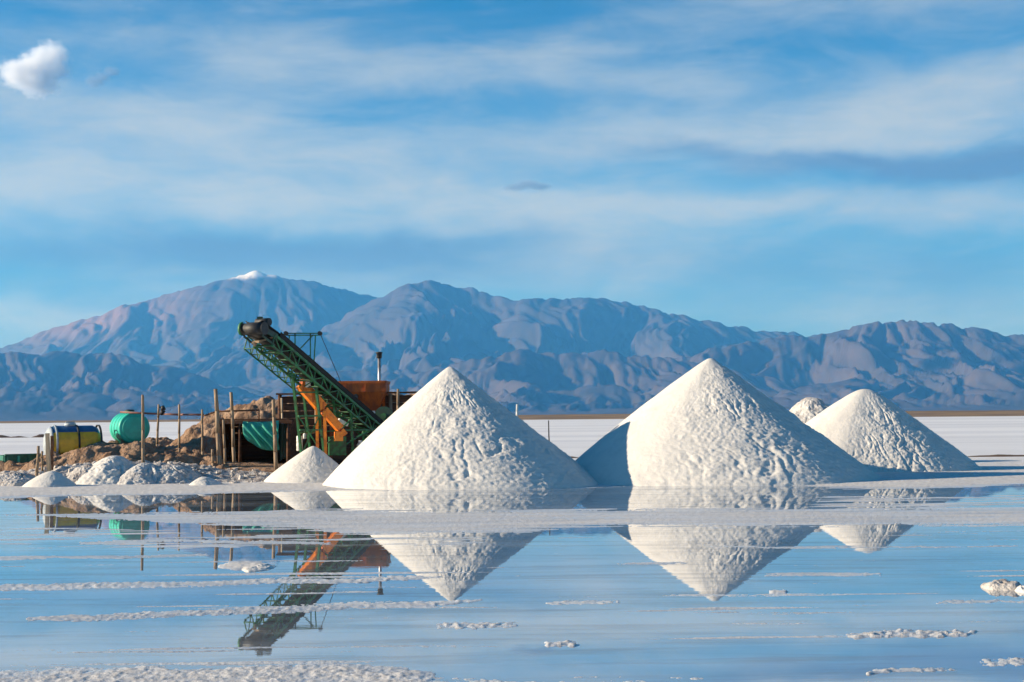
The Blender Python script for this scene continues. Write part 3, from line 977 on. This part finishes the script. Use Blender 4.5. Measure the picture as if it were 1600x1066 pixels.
nk = MB().lathe(top, (0, 0, 1), [(0, 0.19), (0.07, 0.18)], 24).build('filler_neck', M['mint'], tk)
MB().lathe(top + Vector((0, 0, 0.07)), (0, 0, 1), [(0, 0.17), (0.04, 0.16), (0.06, 0.06)], 24).build('lid', M['black'], nk)
for t in (0.25, 1.0):
    c = o0 + ax * t
    sd = Vector((0, 0, 1)).cross(ax)
    cr = MB()
    for s in (-1, 1):
        cr.bar(c + sd * s * 0.34 - Vector((0, 0, tr * 0.72)), c + sd * s * 0.40 - Vector((0, 0, tr + 0.30)), 0.09, 0.09)
    cr.bar(c - sd * 0.42 - Vector((0, 0, tr + 0.02)), c + sd * 0.42 - Vector((0, 0, tr + 0.02)), 0.10, 0.07)
    cr.build('cradle', M['timber'], tk)

# ------------------------------------------------------------------ blue and yellow tank trailer
Yb = 49.6
cb = at(114, 693, Yb)
ad = Vector((0.88, 0.47, 0)).normalized()
Lb, rb = 1.30, 0.62
yt = empty('tank_trailer', (cb.x, Yb, cb.z - rb), 'rounded old tank painted blue above and yellow below, half sunk behind the bank', 'tank')
ob = cb - ad * Lb / 2


def half_barrel(o, d, L, r, a0, a1, n=30, dish=0.30):
    b = MB()
    d = d.normalized()
    up = Vector((0, 0, 1))
    s = up.cross(d).normalized()
    prof = [(-dish, 0.05), (-dish * .92, r * .5), (-dish * .55, r * .86), (0, r), (L * .33, r), (L * .66, r), (L, r), (L + dish * .55, r * .86), (L + dish * .92, r * .5), (L + dish, .05)]
    rows = []
    for t, rr in prof:
        rows.append([o + d * t + s * (math.cos(a0 + (a1 - a0) * k / n) * rr) + up * (math.sin(a0 + (a1 - a0) * k / n) * rr) for k in range(n + 1)])
    return b.grid(rows)


half_barrel(ob, ad, Lb, rb, R(40), R(140)).build('upper_shell', M['blue_paint'], yt)
half_barrel(ob, ad, Lb, rb, R(140), R(400)).build('lower_shell', M['yellow_paint'], yt)
sd = Vector((0, 0, 1)).cross(ad).normalized()
for k, t in enumerate((0.02, 0.50, 1.0)):
    st = MB()
    rows = []
    for t2, rr in ((t - .035, rb + .004), (t - .035, rb + .025), (t + .035, rb + .025), (t + .035, rb + .004)):
        rows.append([ob + ad * (t2 * 1.0 + .25 * k) + sd * math.cos(R(a)) * rr + Vector((0, 0, math.sin(R(a)) * rr)) for a in range(0, 361, 10)])
    st.grid(rows).build('strap', M['black'] if k else M['pale_paint'], yt)
# side panels bolted on the yellow half (the side that faces the shore)
for t in (0.35, 0.95):
    c = ob + ad * t - sd * (-1) * 0
    q = MB()
    front = sd if (sd.y < 0) else -sd
    q.quadbox(c + front * (rb * 0.93) - Vector((0, 0, 0.08)), ad * 0.24, front * 0.05, Vector((0, 0, 0.22)))
    q.build('side_panel', M['yellow_paint'], yt)
MB().lathe(ob - ad * 0.10, -ad, [(0, rb * .965), (0.05, rb * .94), (0.12, rb * .80), (0.20, rb * .5), (0.23, 0.05)], 32).build('end_plate', M['pale_paint'], yt)
hc = MB().lathe(ob + ad * 0.55 + Vector((0, 0, rb - .02)), (0, 0, 1), [(0, .20), (.09, .20), (.12, .10)], 20).build('hatch', M['pale_paint'], yt)
MB().bar(ob + ad * 0.40 + Vector((0, 0, rb + .12)), ob + ad * 0.72 + Vector((0, 0, rb + .12)), .04, .05).build('handle', M['steel'], hc)
for t in (0.2, 1.3):
    MB().bar(ob + ad * t - Vector((0, 0, rb - .05)), ob + ad * t - Vector((0, 0, rb + .6)), .14, .14).build('leg', M['black'], yt)

# ------------------------------------------------------------------ green skip at the left edge
Ys = 50.5
p0, p1 = at(7, 712, Ys), at(66, 709, Ys + 0.8)
sk = empty('skip_bin', (p0 + p1) / 2 - Vector((0, 0, .6)), 'low dark green metal skip bin at the left edge behind the bank', 'skip')
dirx = (p1 - p0); dirx.z = 0; Lk = dirx.length; dirx.normalize()
dn = Vector((-dirx.y, dirx.x, 0))
cz = p0.z
for nm, off in (('front_panel', 0.0), ('back_panel', 1.1)):
    q = MB()
    a_, b_ = p0 + dn * off, p0 + dirx * Lk + dn * off
    q.quadbox((a_ + b_) / 2 - Vector((0, 0, .30)), dirx * Lk / 2, dn * .03, Vector((0, 0, .30)))
    q.build(nm, M['bin_green'], sk)
for nm, o_ in (('end_panel', 0.0), ('end_panel', Lk)):
    q = MB()
    c = p0 + dirx * o_ + dn * .55 - Vector((0, 0, .30))
    q.quadbox(c, dirx * .03, dn * .52, Vector((0, 0, .30)))
    q.build(nm, M['bin_green'], sk)
for k in range(4):
    q = MB()
    c = p0 + dirx * (Lk * (0.08 + k * .28)) - dn * .055 - Vector((0, 0, .28))
    q.quadbox(c, dirx * .04, dn * .03, Vector((0, 0, .26)))
    q.build('rib', M['mint'] if k == 1 else M['bin_green'], sk)
q = MB()
q.quadbox(p0 + dirx * Lk / 2 - dn * .03 + Vector((0, 0, .02)), dirx * Lk / 2, dn * .05, Vector((0, 0, .03)))
q.build('rim', M['bin_green'], sk)

# ------------------------------------------------------------------ shelter dug into the ramp
def shelter():
    Yf, Yk = 49.3, 51.7
    xl, xr = at(344, 700, Yf).x, at(452, 700, Yf).x
    zt = at(390, 657, Yf).z
    sh = empty('shelter', ((xl + xr) / 2, Yf, 0.2), 'dark low timber shelter dug into the brown earth ramp', 'shelter')
    for k in range(8):                                           # back boards
        z = 0.1 + k * (zt - 0.1) / 8
        MB().box(((xl + xr) / 2, Yk, z + .12), xr - xl, .05, (zt - .1) / 8 - .015).build('board', M['old_boards'], sh)
    for k in range(6):
        y = Yf + .25 + k * .40
        MB().box((xl, y, zt / 2 + .05), .05, .385, zt - .1).build('side_board', M['old_boards'], sh)
        MB().box((xr, y, zt / 2 + .05), .05, .385, zt - .1).build('side_board', M['old_boards'], sh)
    for k in range(9):
        x = xl + (k + .5) * (xr - xl) / 9
        MB().box((x, (Yf + Yk) / 2 + .02, zt + .03), (xr - xl) / 9 - .015, Yk - Yf, .05).build('roof_board', M['old_boards'], sh)
    MB().bar((xl - .1, Yf + .02, zt - .06), (xr + .1, Yf + .02, zt - .06), .10, .12).build('beam', M['old_boards'], sh)
    for x in (xl + .05, (xl * .72 + xr * .28), xr - .05):
        MB().tube((x, Yf + .05, 0), (x, Yf + .05, zt - .12), .06, .05, 8).build('prop', M['old_boards'], sh)
    return xl, xr, zt


SXL, SXR, SZT = shelter()

# tarp hanging across the right half of the shelter
def tarp():
    a, b = at(380, 659, 49.15), at(436, 657, 49.1)
    rows = []
    nb, nr = 44, 26
    for i in range(nr):
        v = i / (nr - 1)
        row = []
        for j in range(nb):
            u = j / (nb - 1)
            drop = 1.02 * (0.55 + 0.45 * math.sin(min(1, u * 1.35) * math.pi * .5))
            x = a.x + (b.x - a.x) * (u + 0.05 * v * (1 - u))
            fold = 0.07 * math.sin(9 * (u - 0.55 * v) * 2.1 + 1.3 * math.sin(6 * v)) * v ** .6 + 0.04 * math.sin(23 * (u - .7 * v))
            z = a.z + (b.z - a.z) * u - drop * v - 0.03 * math.sin(u * math.pi) * (1 - v)
            row.append((x, a.y - .05 + fold - .18 * math.sin(v * math.pi) * (1 - .4 * u), z))
        rows.append(row)
    m = MB().grid(rows)
    o = m.build_top('tarp', M['tarp'], a)
    md = o.modifiers.new('thickness', 'SOLIDIFY'); md.thickness = 0.008
    tag(o, 'wrinkled green tarp hanging under the edge of the shelter', 'tarp')
    rows = []
    a2, b2 = at(437, 657, 49.5), at(452, 659, 49.9)
    for i in range(12):
        v = i / 11
        rows.append([(a2.x + (b2.x - a2.x) * j / 9, a2.y + .03 * math.sin(j * 1.7 + v * 2), a2.z - v * (1.35 + .05 * math.sin(j))) for j in range(10)])
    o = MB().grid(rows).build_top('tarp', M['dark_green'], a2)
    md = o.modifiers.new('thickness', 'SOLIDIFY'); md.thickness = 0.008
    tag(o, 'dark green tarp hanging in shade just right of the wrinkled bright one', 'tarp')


tarp()

# ------------------------------------------------------------------ timber retaining wall behind the machine
def retaining_wall():
    Yw = 51.75
    x0, x1 = at(438, 640, Yw).x, at(668, 640, Yw).x
    zt = at(550, 618, Yw).z
    rw = empty('retaining_wall', ((x0 + x1) / 2, Yw, .1), 'dark brown plank retaining wall along the earth ramp behind the conveyor', 'wall')
    nz, nx = 10, 4
    me = None
    for i in range(nz):
        for j in range(nx):
            w = (x1 - x0) / nx
            h = (zt - 0.1) / nz
            c = Vector((x0 + (j + .5) * w, Yw + random.uniform(-.03, .03), .1 + (i + .5) * h))
            if me is None:
                o = MB().box((0, 0, 0), w - .03, .07, h - .025).build('plank', M['old_boards'])
                me = o.data
            else:
                o = bpy.data.objects.new('plank', me)
                col.objects.link(o)
            o.parent = rw
            o.location = c - rw.location
            o.rotation_euler = (0, random.uniform(-.012, .012), 0)
    for j in range(nx + 1):
        x = x0 + j * (x1 - x0) / nx
        MB().tube((x, Yw - .13, 0), (x, Yw - .13, zt + random.uniform(.02, .12)), .085, .07, 9).build('stake', M['timber'] if j % 2 else M['old_boards'], rw)
    a, b = at(322 + 110, 616, 51.3), at(468, 611, 51.3)
    MB().bar((x0 - .1, Yw - .1, zt + .07), (x1 + .1, Yw - .1, zt + .09), .5, .06).build('capping_board', M['old_boards'], rw)


retaining_wall()

# ------------------------------------------------------------------ rust hopper
def hopper():
    Yh = 51.0
    tl, tr_ = at(508, 597, Yh), at(602, 596, Yh)
    zt = tr_.z
    zm = at(602, 612, Yh).z
    zb = at(577, 656, Yh).z
    xl, xr = tl.x, tr_.x
    xb0, xb1 = at(557, 656, Yh).x, at(580, 656, Yh).x
    hp = empty('hopper', ((xl + xr) / 2, Yh, zb), 'rust orange steel loading hopper with tapering sides', 'hopper')
    dep = 1.5

    def ring(x0, x1, y0, y1, z):
        return [Vector((x0, y0, z)), Vector((x1, y0, z)), Vector((x1, y1, z)), Vector((x0, y1, z)), Vector((x0, y0, z))]
    b = MB()
    b.grid([ring(xl, xr, Yh - .05, Yh + dep, zt), ring(xl, xr, Yh - .05, Yh + dep, zm)])
    b.s = [False] * len(b.f)
    o = b.build('bin', M['rust_orange'], hp)
    o.modifiers.new('t', 'SOLIDIFY').thickness = .03
    b = MB()
    b.grid([ring(xl, xr, Yh - .05, Yh + dep, zm), ring(xb0, xb1, Yh + .45, Yh + .95, zb)])
    b.s = [False] * len(b.f)
    o = b.build('funnel', M['rust_orange'], hp)
    o.modifiers.new('t', 'SOLIDIFY').thickness = .03
    b = MB()
    for p, q in (((xl, Yh - .08), (xr, Yh - .08)), ((xr + .02, Yh - .08), (xr + .02, Yh + dep)), ((xl - .02, Yh - .08), (xl - .02, Yh + dep)), ((xl, Yh + dep + .02), (xr, Yh + dep + .02))):
        b.bar((p[0], p[1], zt - .02), (q[0], q[1], zt - .02), .07, .09)
    b.build('rim', M['rust_orange'], hp)
    for t in (.34, .67):
        x = xl + (xr - xl) * t
        MB().bar((x, Yh - .09, zt - .06), (x, Yh - .09, zm), .05, .05).build('stiffener', M['rust_orange'], hp)
    c = at(556, 620, Yh - .07)
    MB().tube(c, c - Vector((0, .06, 0)), .10, .09, 14).build('vent', M['black'], hp)
    for x in (xl + .12, xr - .12):
        MB().bar((x, Yh + .72, zm), (x, Yh + .72, .1), .10, .10).build('leg', M['rust_orange'], hp)


hopper()

st = at(593, 596, 51.6); s1 = at(592.5, 560, 51.6); s2 = at(592.5, 550, 51.6)
es = empty('exhaust_stack', (st.x, 51.6, st.z - .3), 'thin pale pipe with a dark cap standing above the rust hopper', 'pipe')
MB().tube((st.x, 51.6, st.z - .9), s1, .062, .055, 12).build('pipe', M['steel'], es)
MB().lathe(s1, (0, 0, 1), [(0, .085), (.04, .10), (.17, .10), (.18, .125), (.22, .125), (.24, .03)], 16).build('cap', M['black'], es)

# ------------------------------------------------------------------ the green conveyor
def conveyor():
    head = at(415, 524, 43.2)
    tail = at(603, 684, 49.6)
    A = (head - tail)
    L = A.length
    a = A / L
    w = Vector((0, 0, 1)).cross(a).normalized()          # sideways
    if w.x < 0: w = -w
    u = a.cross(w)
    if u.z < 0: u = -u
    hw, hd = 0.34, 0.36                                   # half width, depth
    cv = empty('conveyor', (tail.x * .5 + head.x * .5, tail.y * .5 + head.y * .5, .1), 'green lattice truss belt conveyor rising to the left with a dark head drum', 'conveyor')

    def P(s, x, h):
        return tail + a * (s * L) + w * x + u * h
    # side trusses: chords, verticals, diagonals
    n = 16
    for sx, nm in ((-hw, 'side_truss'), (hw, 'side_truss')):
        t = MB()
        t.bar(P(-.03, sx, 0), P(1, sx, 0), .06, .08, u)
        t.bar(P(-.03, sx, -hd), P(1, sx, -hd), .05, .06, u)
        for k in range(n + 1):
            s = k / n
            t.bar(P(s, sx, -.03), P(s, sx, -hd + .03), .035, .035, w)
            if k < n:
                e = (k % 2 == 0)
                t.bar(P(s, sx, -.03 if e else -hd + .03), P(s + 1 / n, sx, -hd + .03 if e else -.03), .03, .03, w)
        t.build(nm, M['green_steel'], cv)
    t = MB()
    for k in range(n + 1):
        s = k / n
        t.bar(P(s, -hw, -hd), P(s, hw, -hd), .04, .04, u)
        if k < n:
            e = k % 2 == 0
            t.bar(P(s, -hw if e else hw, -hd - .005), P(s + 1 / n, hw if e else -hw, -hd - .005), .028, .028, u)
    t.build('bottom_bracing', M['green_steel'], cv)
    # walkway of lattice under the upper end
    t = MB()
    lw = -hw - .42
    for h in (-hd - .02, -hd + .42):
        t.bar(P(.42, lw, h), P(.985, lw, h), .035, .035, u)
    for k in range(12):
        s = .42 + k * .0513
        t.bar(P(s, lw, -hd - .02), P(s, lw, -hd + .42), .028, .028, w)
        t.bar(P(s, lw, -hd - .02), P(s, -hw, -hd - .02), .028, .028, u)
        if k < 11:
            t.bar(P(s, lw, -hd - .02), P(s + .0513, lw, -hd + .42), .022, .022, w)
    t.build('walkway_rail', M['green_steel'], cv)
    # belt: carrying run and return run with the head piece bent level
    hx = at(396, 514, 42.8)
    b = MB()
    lvl = [P(-.02, 0, .10), P(.5, 0, .10), P(.97, 0, .10), hx + Vector((.0, 0, .17))]
    rows = [[p - w * (hw - .02) + u * .06, p - w * .16, p + w * .16, p + w * (hw - .02) + u * .06] for p in lvl]
    b.grid(rows)
    o = b.build('belt', M['rubber'], cv)
    o.modifiers.new('t', 'SOLIDIFY').thickness = .03
    b = MB()
    b.grid([[p - w * .30, p + w * .30] for p in (P(-.02, 0, -.16), P(.97, 0, -.16), hx - Vector((0, 0, .16)))])
    o = b.build('return_belt', M['rubber'], cv)
    o.modifiers.new('t', 'SOLIDIFY').thickness = .025
    # skirt boards along the belt
    for sx in (-1, 1):
        MB().bar(P(-.02, sx * (hw + .01), .14), P(.97, sx * (hw + .01), .14), .03, .15, u).build('skirt_board', M['rubber'], cv)
    me = None
    for k in range(14):                                    # idler rollers under the belt
        s = (k + .5) / 14
        if me is None:
            o = MB().tube(-w * (hw - .04), w * (hw - .04), .055, None, 10).build('roller', M['black'])
            me = o.data
        else:
            o = bpy.data.objects.new('roller', me); col.objects.link(o)
        o.parent = cv
        o.location = P(s, 0, -.01) - cv.location
    # head: level frame, drum, guard
    e0 = P(.985, 0, 0)
    t = MB()
    for sx in (-1, 1):
        t.bar(e0 + w * sx * hw, hx + w * sx * hw, .06, .16)
        t.bar(e0 + w * sx * hw - u * .30, hx + w * sx * hw - Vector((0, 0, .22)), .05, .05)
        t.bar(hx + w * sx * hw + Vector((0, 0, .05)), hx + w * sx * hw - Vector((0, 0, .25)), .05, .05)
    t.build('head_frame', M['dark_green'], cv)
    dr = MB().tube(hx - w * .38, hx + w * .38, .175, None, 22).build('head_drum', M['black'], cv)
    for sx in (-1, 1):
        MB().tube(hx + w * sx * .405, hx + w * sx * .42, .195, None, 22).build('rim', M['green_steel'] if sx < 0 else M['black'], dr)
    g = MB()
    rows = []
    for k in range(9):
        an = R(60 + k * 20)
        q = hx + Vector((math.cos(an) * -a.x * 0, 0, 0))
        fwd = Vector((a.x, a.y, 0)).normalized()
        off = fwd * (math.cos(R(-50 + k * 18)) * .225) + Vector((0, 0, math.sin(R(-50 + k * 18)) * .225))
        rows.append([hx + off - w * .42, hx + off - w * .34])
    g.grid(rows)
    o = g.build('head_hood', M['green_steel'], cv)
    o.modifiers.new('t', 'SOLIDIFY').thickness = .015
    mo = at(402, 504, 43.3)
    md_ = MB().tube(mo - w * .02, mo + w * .46, .12, None, 14).build('drive_motor', M['black'], cv)
    MB().box(mo + w * .1 + Vector((0, 0, .13)), .16, .16, .08).build('terminal_box', M['dark_green'], md_)
    sc = MB()
    p = at(398, 535, 43.0); q = at(420, 528, 43.3)
    sc.bar(p, q, .5, .05)
    sc.bar(p, p - Vector((0, 0, .12)), .4, .04)
    sc.build('scraper_plate', M['timber'], cv)
    # trestle legs
    for nm, top, bot, yt_, yb_ in (('leg', (457, 588), (471, 712), 44.9, 45.6), ('leg', (492, 592), (507, 712), 45.4, 46.0),
                                   ('leg', (470, 575), (485, 708), 45.9, 46.6), ('leg', (548, 640), (552, 716), 47.2, 47.2), ('leg', (520, 620), (531, 712), 46.6, 46.6)):
        MB().bar(at(*top, yt_), at(*bot, yb_), .075, .075).build(nm, M['green_steel'], cv)
    t = MB()
    def hb(p, q, y0_, y1_=None, w_=.05):
        MB().bar(at(*p, y0_), at(*q, y0_ if y1_ is None else y1_), w_, w_).build('cross_brace', M['green_steel'], cv)
    for yy in (613, 650, 672):
        hb((459 + (yy - 588) * .11, yy), (495 + (yy - 592) * .12, yy), 45.1, 45.6)
    hb((468, 676), (552, 672), 45.6, 47.2)
    hb((466, 650), (506, 712), 45.2, 45.9, .035)
    hb((499, 650), (470, 712), 45.6, 45.6, .035)
    hb((505, 700), (553, 650), 46.2, 47.2, .04)
    hb((531, 700), (590, 664), 46.6, 48.6, .045)
    hb((552, 700), (600, 700), 47.2, 48.5, .05)
    hb((552, 672), (596, 672), 47.2, 48.6, .05)
    hb((569, 668), (566, 712), 47.9, 47.9, .05)
    # gantry over the belt with its stay cable
    t = MB()
    gy = 46.2
    for (p, q) in (((446, 521), (500, 521)), ((446, 524), (500, 524)), ((461, 521), (461, 560)), ((485, 521), (485, 580)),
                   ((452, 524), (452, 552)), ((493, 524), (490, 578)), ((490, 523), (466, 548)), ((472, 556), (486, 556))):
        t.bar(at(*p, gy), at(*q, gy), .035, .035)
    t.build('gantry', M['green_steel'], cv)
    for px in (447, 500):
        c = at(px, 521, gy)
        MB().tube(c - Vector((.0, .1, 0)), c + Vector((0, .1, 0)), .07, None, 12).build('pulley', M['black'], cv)
    MB().tube(at(500, 521, gy), at(533, 598, 49.5), .012, None, 6).build('stay_cable', M['black'], cv)
    # tail: drive wheel, motor
    wc = at(600, 650, 49.2)
    wh = MB().tube(wc - Vector((.12, .9, 0)).normalized() * .05, wc + Vector((.12, .9, 0)).normalized() * .05, .33, None, 28).build('drive_wheel', M['dark_green'], cv)
    MB().tube(wc - Vector((.12, .9, 0)).normalized() * .09, wc - Vector((.12, .9, 0)).normalized() * .052, .10, None, 16).build('hub', M['green_steel'], wh)
    mc = at(580, 648, 48.6)
    MB().box(mc, .20, .25, .26, .4).build('gearbox', M['white'], cv)
    bx = at(527, 697, 46.8)
    MB().box(bx, .55, .5, .60, .2).build('control_box', M['green_steel'], cv)
    MB().bar(at(529, 656, 47.0), at(543, 664, 47.2), .10, .10).build('guard', M['white'], cv)


conveyor()

# ------------------------------------------------------------------ orange feed elevator beside the conveyor
def feeder():
    fd = empty('feed_chute', at(505, 705, 47.6), 'bright orange sloping feed chute with upright legs behind the conveyor legs', 'chute')
    Yo = 45.7
    p, q = at(470, 600, Yo), at(552, 694, Yo + .6)
    d = (q - p).normalized()
    s = Vector((0, 0, 1)).cross(d).normalized()
    MB().bar(p, p.lerp(q, .40), .46, .34).build('chute', M['orange'], fd)
    MB().bar(p.lerp(q, .43), p.lerp(q, .74), .38, .24).build('chute', M['orange'], fd)
    MB().bar(p.lerp(q, .76), p.lerp(q, .84), .30, .14).build('chute', M['orange'], fd)
    for t in (.02, .20, .40):
        c = p.lerp(q, t)
        MB().bar(c - s * .24, c + s * .24, .06, .40).build('rib', M['rust_orange'], fd)
    for a, b in (((495, 634), (496, 700)), ((507, 642), (509, 712))):
        MB().bar(at(*a, Yo), at(*b, Yo), .09, .09).build('leg', M['orange'], fd)
    c = at(529, 682, Yo + .2)
    MB().box(c, .24, .3, .30, .3).build('hopper_box', M['orange'], fd)
    c = at(481, 601, Yo - .1)
    MB().box(c, .16, .2, .18, .2).build('motor', M['white'], fd)


feeder()

wd = at(468, 693, 46.3)
dm = empty('white_drum', (wd.x, 46.3, wd.z - .24), 'upright white drum at the foot of the green conveyor legs', 'drum')
MB().lathe((wd.x, 46.3, wd.z - .24), (0, 0, 1), [(0, .095), (.02, .10), (.16, .10), (.17, .107), (.18, .10), (.31, .10), (.32, .107), (.33, .10), (.47, .10), (.48, .095)], 20).build('body', M['white'], dm)
MB().lathe((wd.x, 46.3, wd.z + .24), (0, 0, 1), [(0, .085), (.012, .085), (.016, .02)], 20).build('lid', M['pale_paint'], dm)
jc = at(476, 680, 46.9)
MB_ = MB().lathe((jc.x, 46.9, jc.z - .12), (0, 0, 1), [(0, .05), (.02, .055), (.14, .055), (.19, .025), (.24, .025)], 14)
tag(MB_.build_top('jug', M['white'], (jc.x, 46.9, jc.z - .12)), 'small white jug just above and right of the white drum', 'jug')
sc_ = at(563, 697, 47.0)
pk = MB()
pk.lathe((sc_.x, 47.0, sc_.z - .16), (0, 0, 1), [(0, .07), (.05, .12), (.2, .13), (.28, .06), (.34, .07)], 14)
tag(pk.build_top('sack', M['white'], (sc_.x, 47.0, sc_.z - .16)), 'white sack peeping above the left slope of the large pile', 'sack')


# ------------------------------------------------------------------ loose lumps on the water
def lump(name, px, py, Yc, sx, sy, sz, seed, label, material='salt'):
    c = at(px, py, Yc)
    na, ns = 60, 26
    ph = np.linspace(0, 2 * np.pi, na, endpoint=False)
    s = np.linspace(0, 1, ns)
    S, PH = np.meshgrid(s, ph, indexing='ij')
    x = S * np.cos(PH); y = S * np.sin(PH)
    n = fbm(x * 1.6 + seed, y * 1.6, 0 * x + seed, 4, 0.6)
    z = sz * (np.sqrt(np.clip(1 - S ** 2.4, 0, 1)) * (1 + .32 * n)) + sz * .12 * fbm(x * 4 + seed, y * 5, 0 * x, 3, .6) * (1 - S)
    P = np.stack([c.x + sx * x * (1 + .12 * n), Yc + sy * y * (1 + .12 * n), z - .012], -1)
    o = sheet(name, P, M[material], base=(c.x, Yc, 0), close=True)
    tag(o, label, 'salt lump')


def gy_(py, px):
    d = ROT @ Vector(((px - 800) / F, (533 - py) / F, -1))
    return d.y * -EYE / d.z


lump('salt_lump', 1567, 918, gy_(919, 1567), 0.25, 0.26, 0.09, 2.0, 'rounded salt lump standing in the water at the right edge', 'dirty_salt')
lump('salt_lump', 1600, 924, gy_(924, 1600), 0.10, 0.16, 0.06, 6.0, 'small pale salt lump cut off by the right edge')
lump('salt_lump', 402, 887, gy_(888, 402), 0.20, 0.45, 0.045, 9.0, 'flat white salt lump in the water below the fence posts')


# ------------------------------------------------------------------ clouds
def cloud(name, label, px, py, Y, wpx, hpx, density, colour, blobs, seed, nscale=3.0, soft=0.55):
    c = at(px, py, Y)
    sx, sz = wpx / F * Y / 2, hpx / F * Y / 2
    sy = sx * 0.8
    b = MB().lathe((0, 0, 0), (1, 0, 0), [(-math.cos(k / 12 * math.pi) * 1.35, max(.01, math.sin(k / 12 * math.pi) * 1.35)) for k in range(13)], 24)
    m = bpy.data.materials.new(name + '_vapour')
    m.use_nodes = True
    t = NT(m.node_tree)
    t.n.remove(t.n['Principled BSDF'])
    v = t.n.new('ShaderNodeVolumePrincipled')
    v.inputs['Color'].default_value = (*colour, 1)
    v.inputs['Anisotropy'].default_value = 0.2
    p = t.n.new('ShaderNodeTexCoord').outputs['Object']
    acc = None
    x, y, z = t.sep(p)
    for bx, by, bz, br in blobs:
        dd = t.m('SQRT', t.m('ADD', t.m('ADD', t.m('POWER', t.m('SUBTRACT', x, bx), 2.0), t.m('POWER', t.m('SUBTRACT', y, by), 2.0)), t.m('POWER', t.m('SUBTRACT', z, bz), 2.0)))
        q = t.m('SUBTRACT', 1.0, t.m('DIVIDE', dd, br))
        acc = q if acc is None else t.m('SMOOTH_MAX', acc, q, 0.25)
    nz = t.noise(t.comb(t.m('ADD', x, seed), y, z), nscale, 6, 0.62)
    f = t.m('ADD', acc, t.m('MULTIPLY', t.m('SUBTRACT', nz, 0.5), 1.3))
    t.l.new(t.m('MULTIPLY', t.ramp(f, 0.0, soft), density), v.inputs['Density'])
    t.l.new(v.outputs[0], t.n['Material Output'].inputs['Volume'])
    o = b.build(name, m)
    bm = bmesh.new(); bm.from_mesh(o.data); bmesh.ops.recalc_face_normals(bm, faces=bm.faces); bm.to_mesh(o.data); bm.free()
    o.location = c
    o.scale = (sx, sy, sz)
    return tag(o, label, 'cloud', 'small clouds in the sky')


cloud('cloud', 'small puffy white cloud near the upper left corner', 56, 110, 12500, 118, 90, 0.016, (1.0, 1.0, 1.0),
      [(0.36, 0, .45, .62), (-.42, 0, -.12, .66), (.0, 0, .10, .66), (.05, 0, -.38, .66), (.52, 0, .05, .50)], 1.3, 3.4, 0.8)
cloud('cloud', 'dark ragged wisp of cloud right of the puffy white cloud', 158, 121, 12800, 64, 40, 0.0090, (0.36, 0.45, 0.56),  # shade of the thin wisp is put into its absorbing vapour colour
      [(-.3, 0, -.3, .6), (.05, 0, .0, .5), (.5, 0, .45, .5)], 4.3, 4.0, 0.6)
cloud('cloud', 'small flat grey cloud alone above the middle of the mountains', 824, 290, 21000, 92, 26, 0.0050, (0.36, 0.45, 0.56),  # absorbing grey colour carries the shade of this thin cloud too
      [(-.40, 0, -.2, .55), (.45, 0, -.15, .5), (0, 0, .15, .62)], 8.3, 4.5, 0.7)

# ------------------------------------------------------------------ haze
def haze():
    m = bpy.data.materials.new('haze')
    m.use_nodes = True
    t = NT(m.node_tree)
    t.n.remove(t.n['Principled BSDF'])
    v = t.n.new('ShaderNodeVolumePrincipled')
    v.inputs['Color'].default_value = (0.09, 0.43, 1.0, 1)
    v.inputs['Absorption Color'].default_value = (1, 1, 1, 1)
    v.inputs['Density'].default_value = 3.8e-5
    v.inputs['Anisotropy'].default_value = 0.1
    t.l.new(v.outputs[0], t.n['Material Output'].inputs['Volume'])
    b = MB().box((0, 10400, 1215), 104000, 34000, 2450)
    o = b.build('haze', m)
    tag(o, 'thin blue haze of air over the salt flat and mountains', 'haze', kind='stuff')
    o.data.transform(Matrix.Translation((0, 0, 0)))


haze()
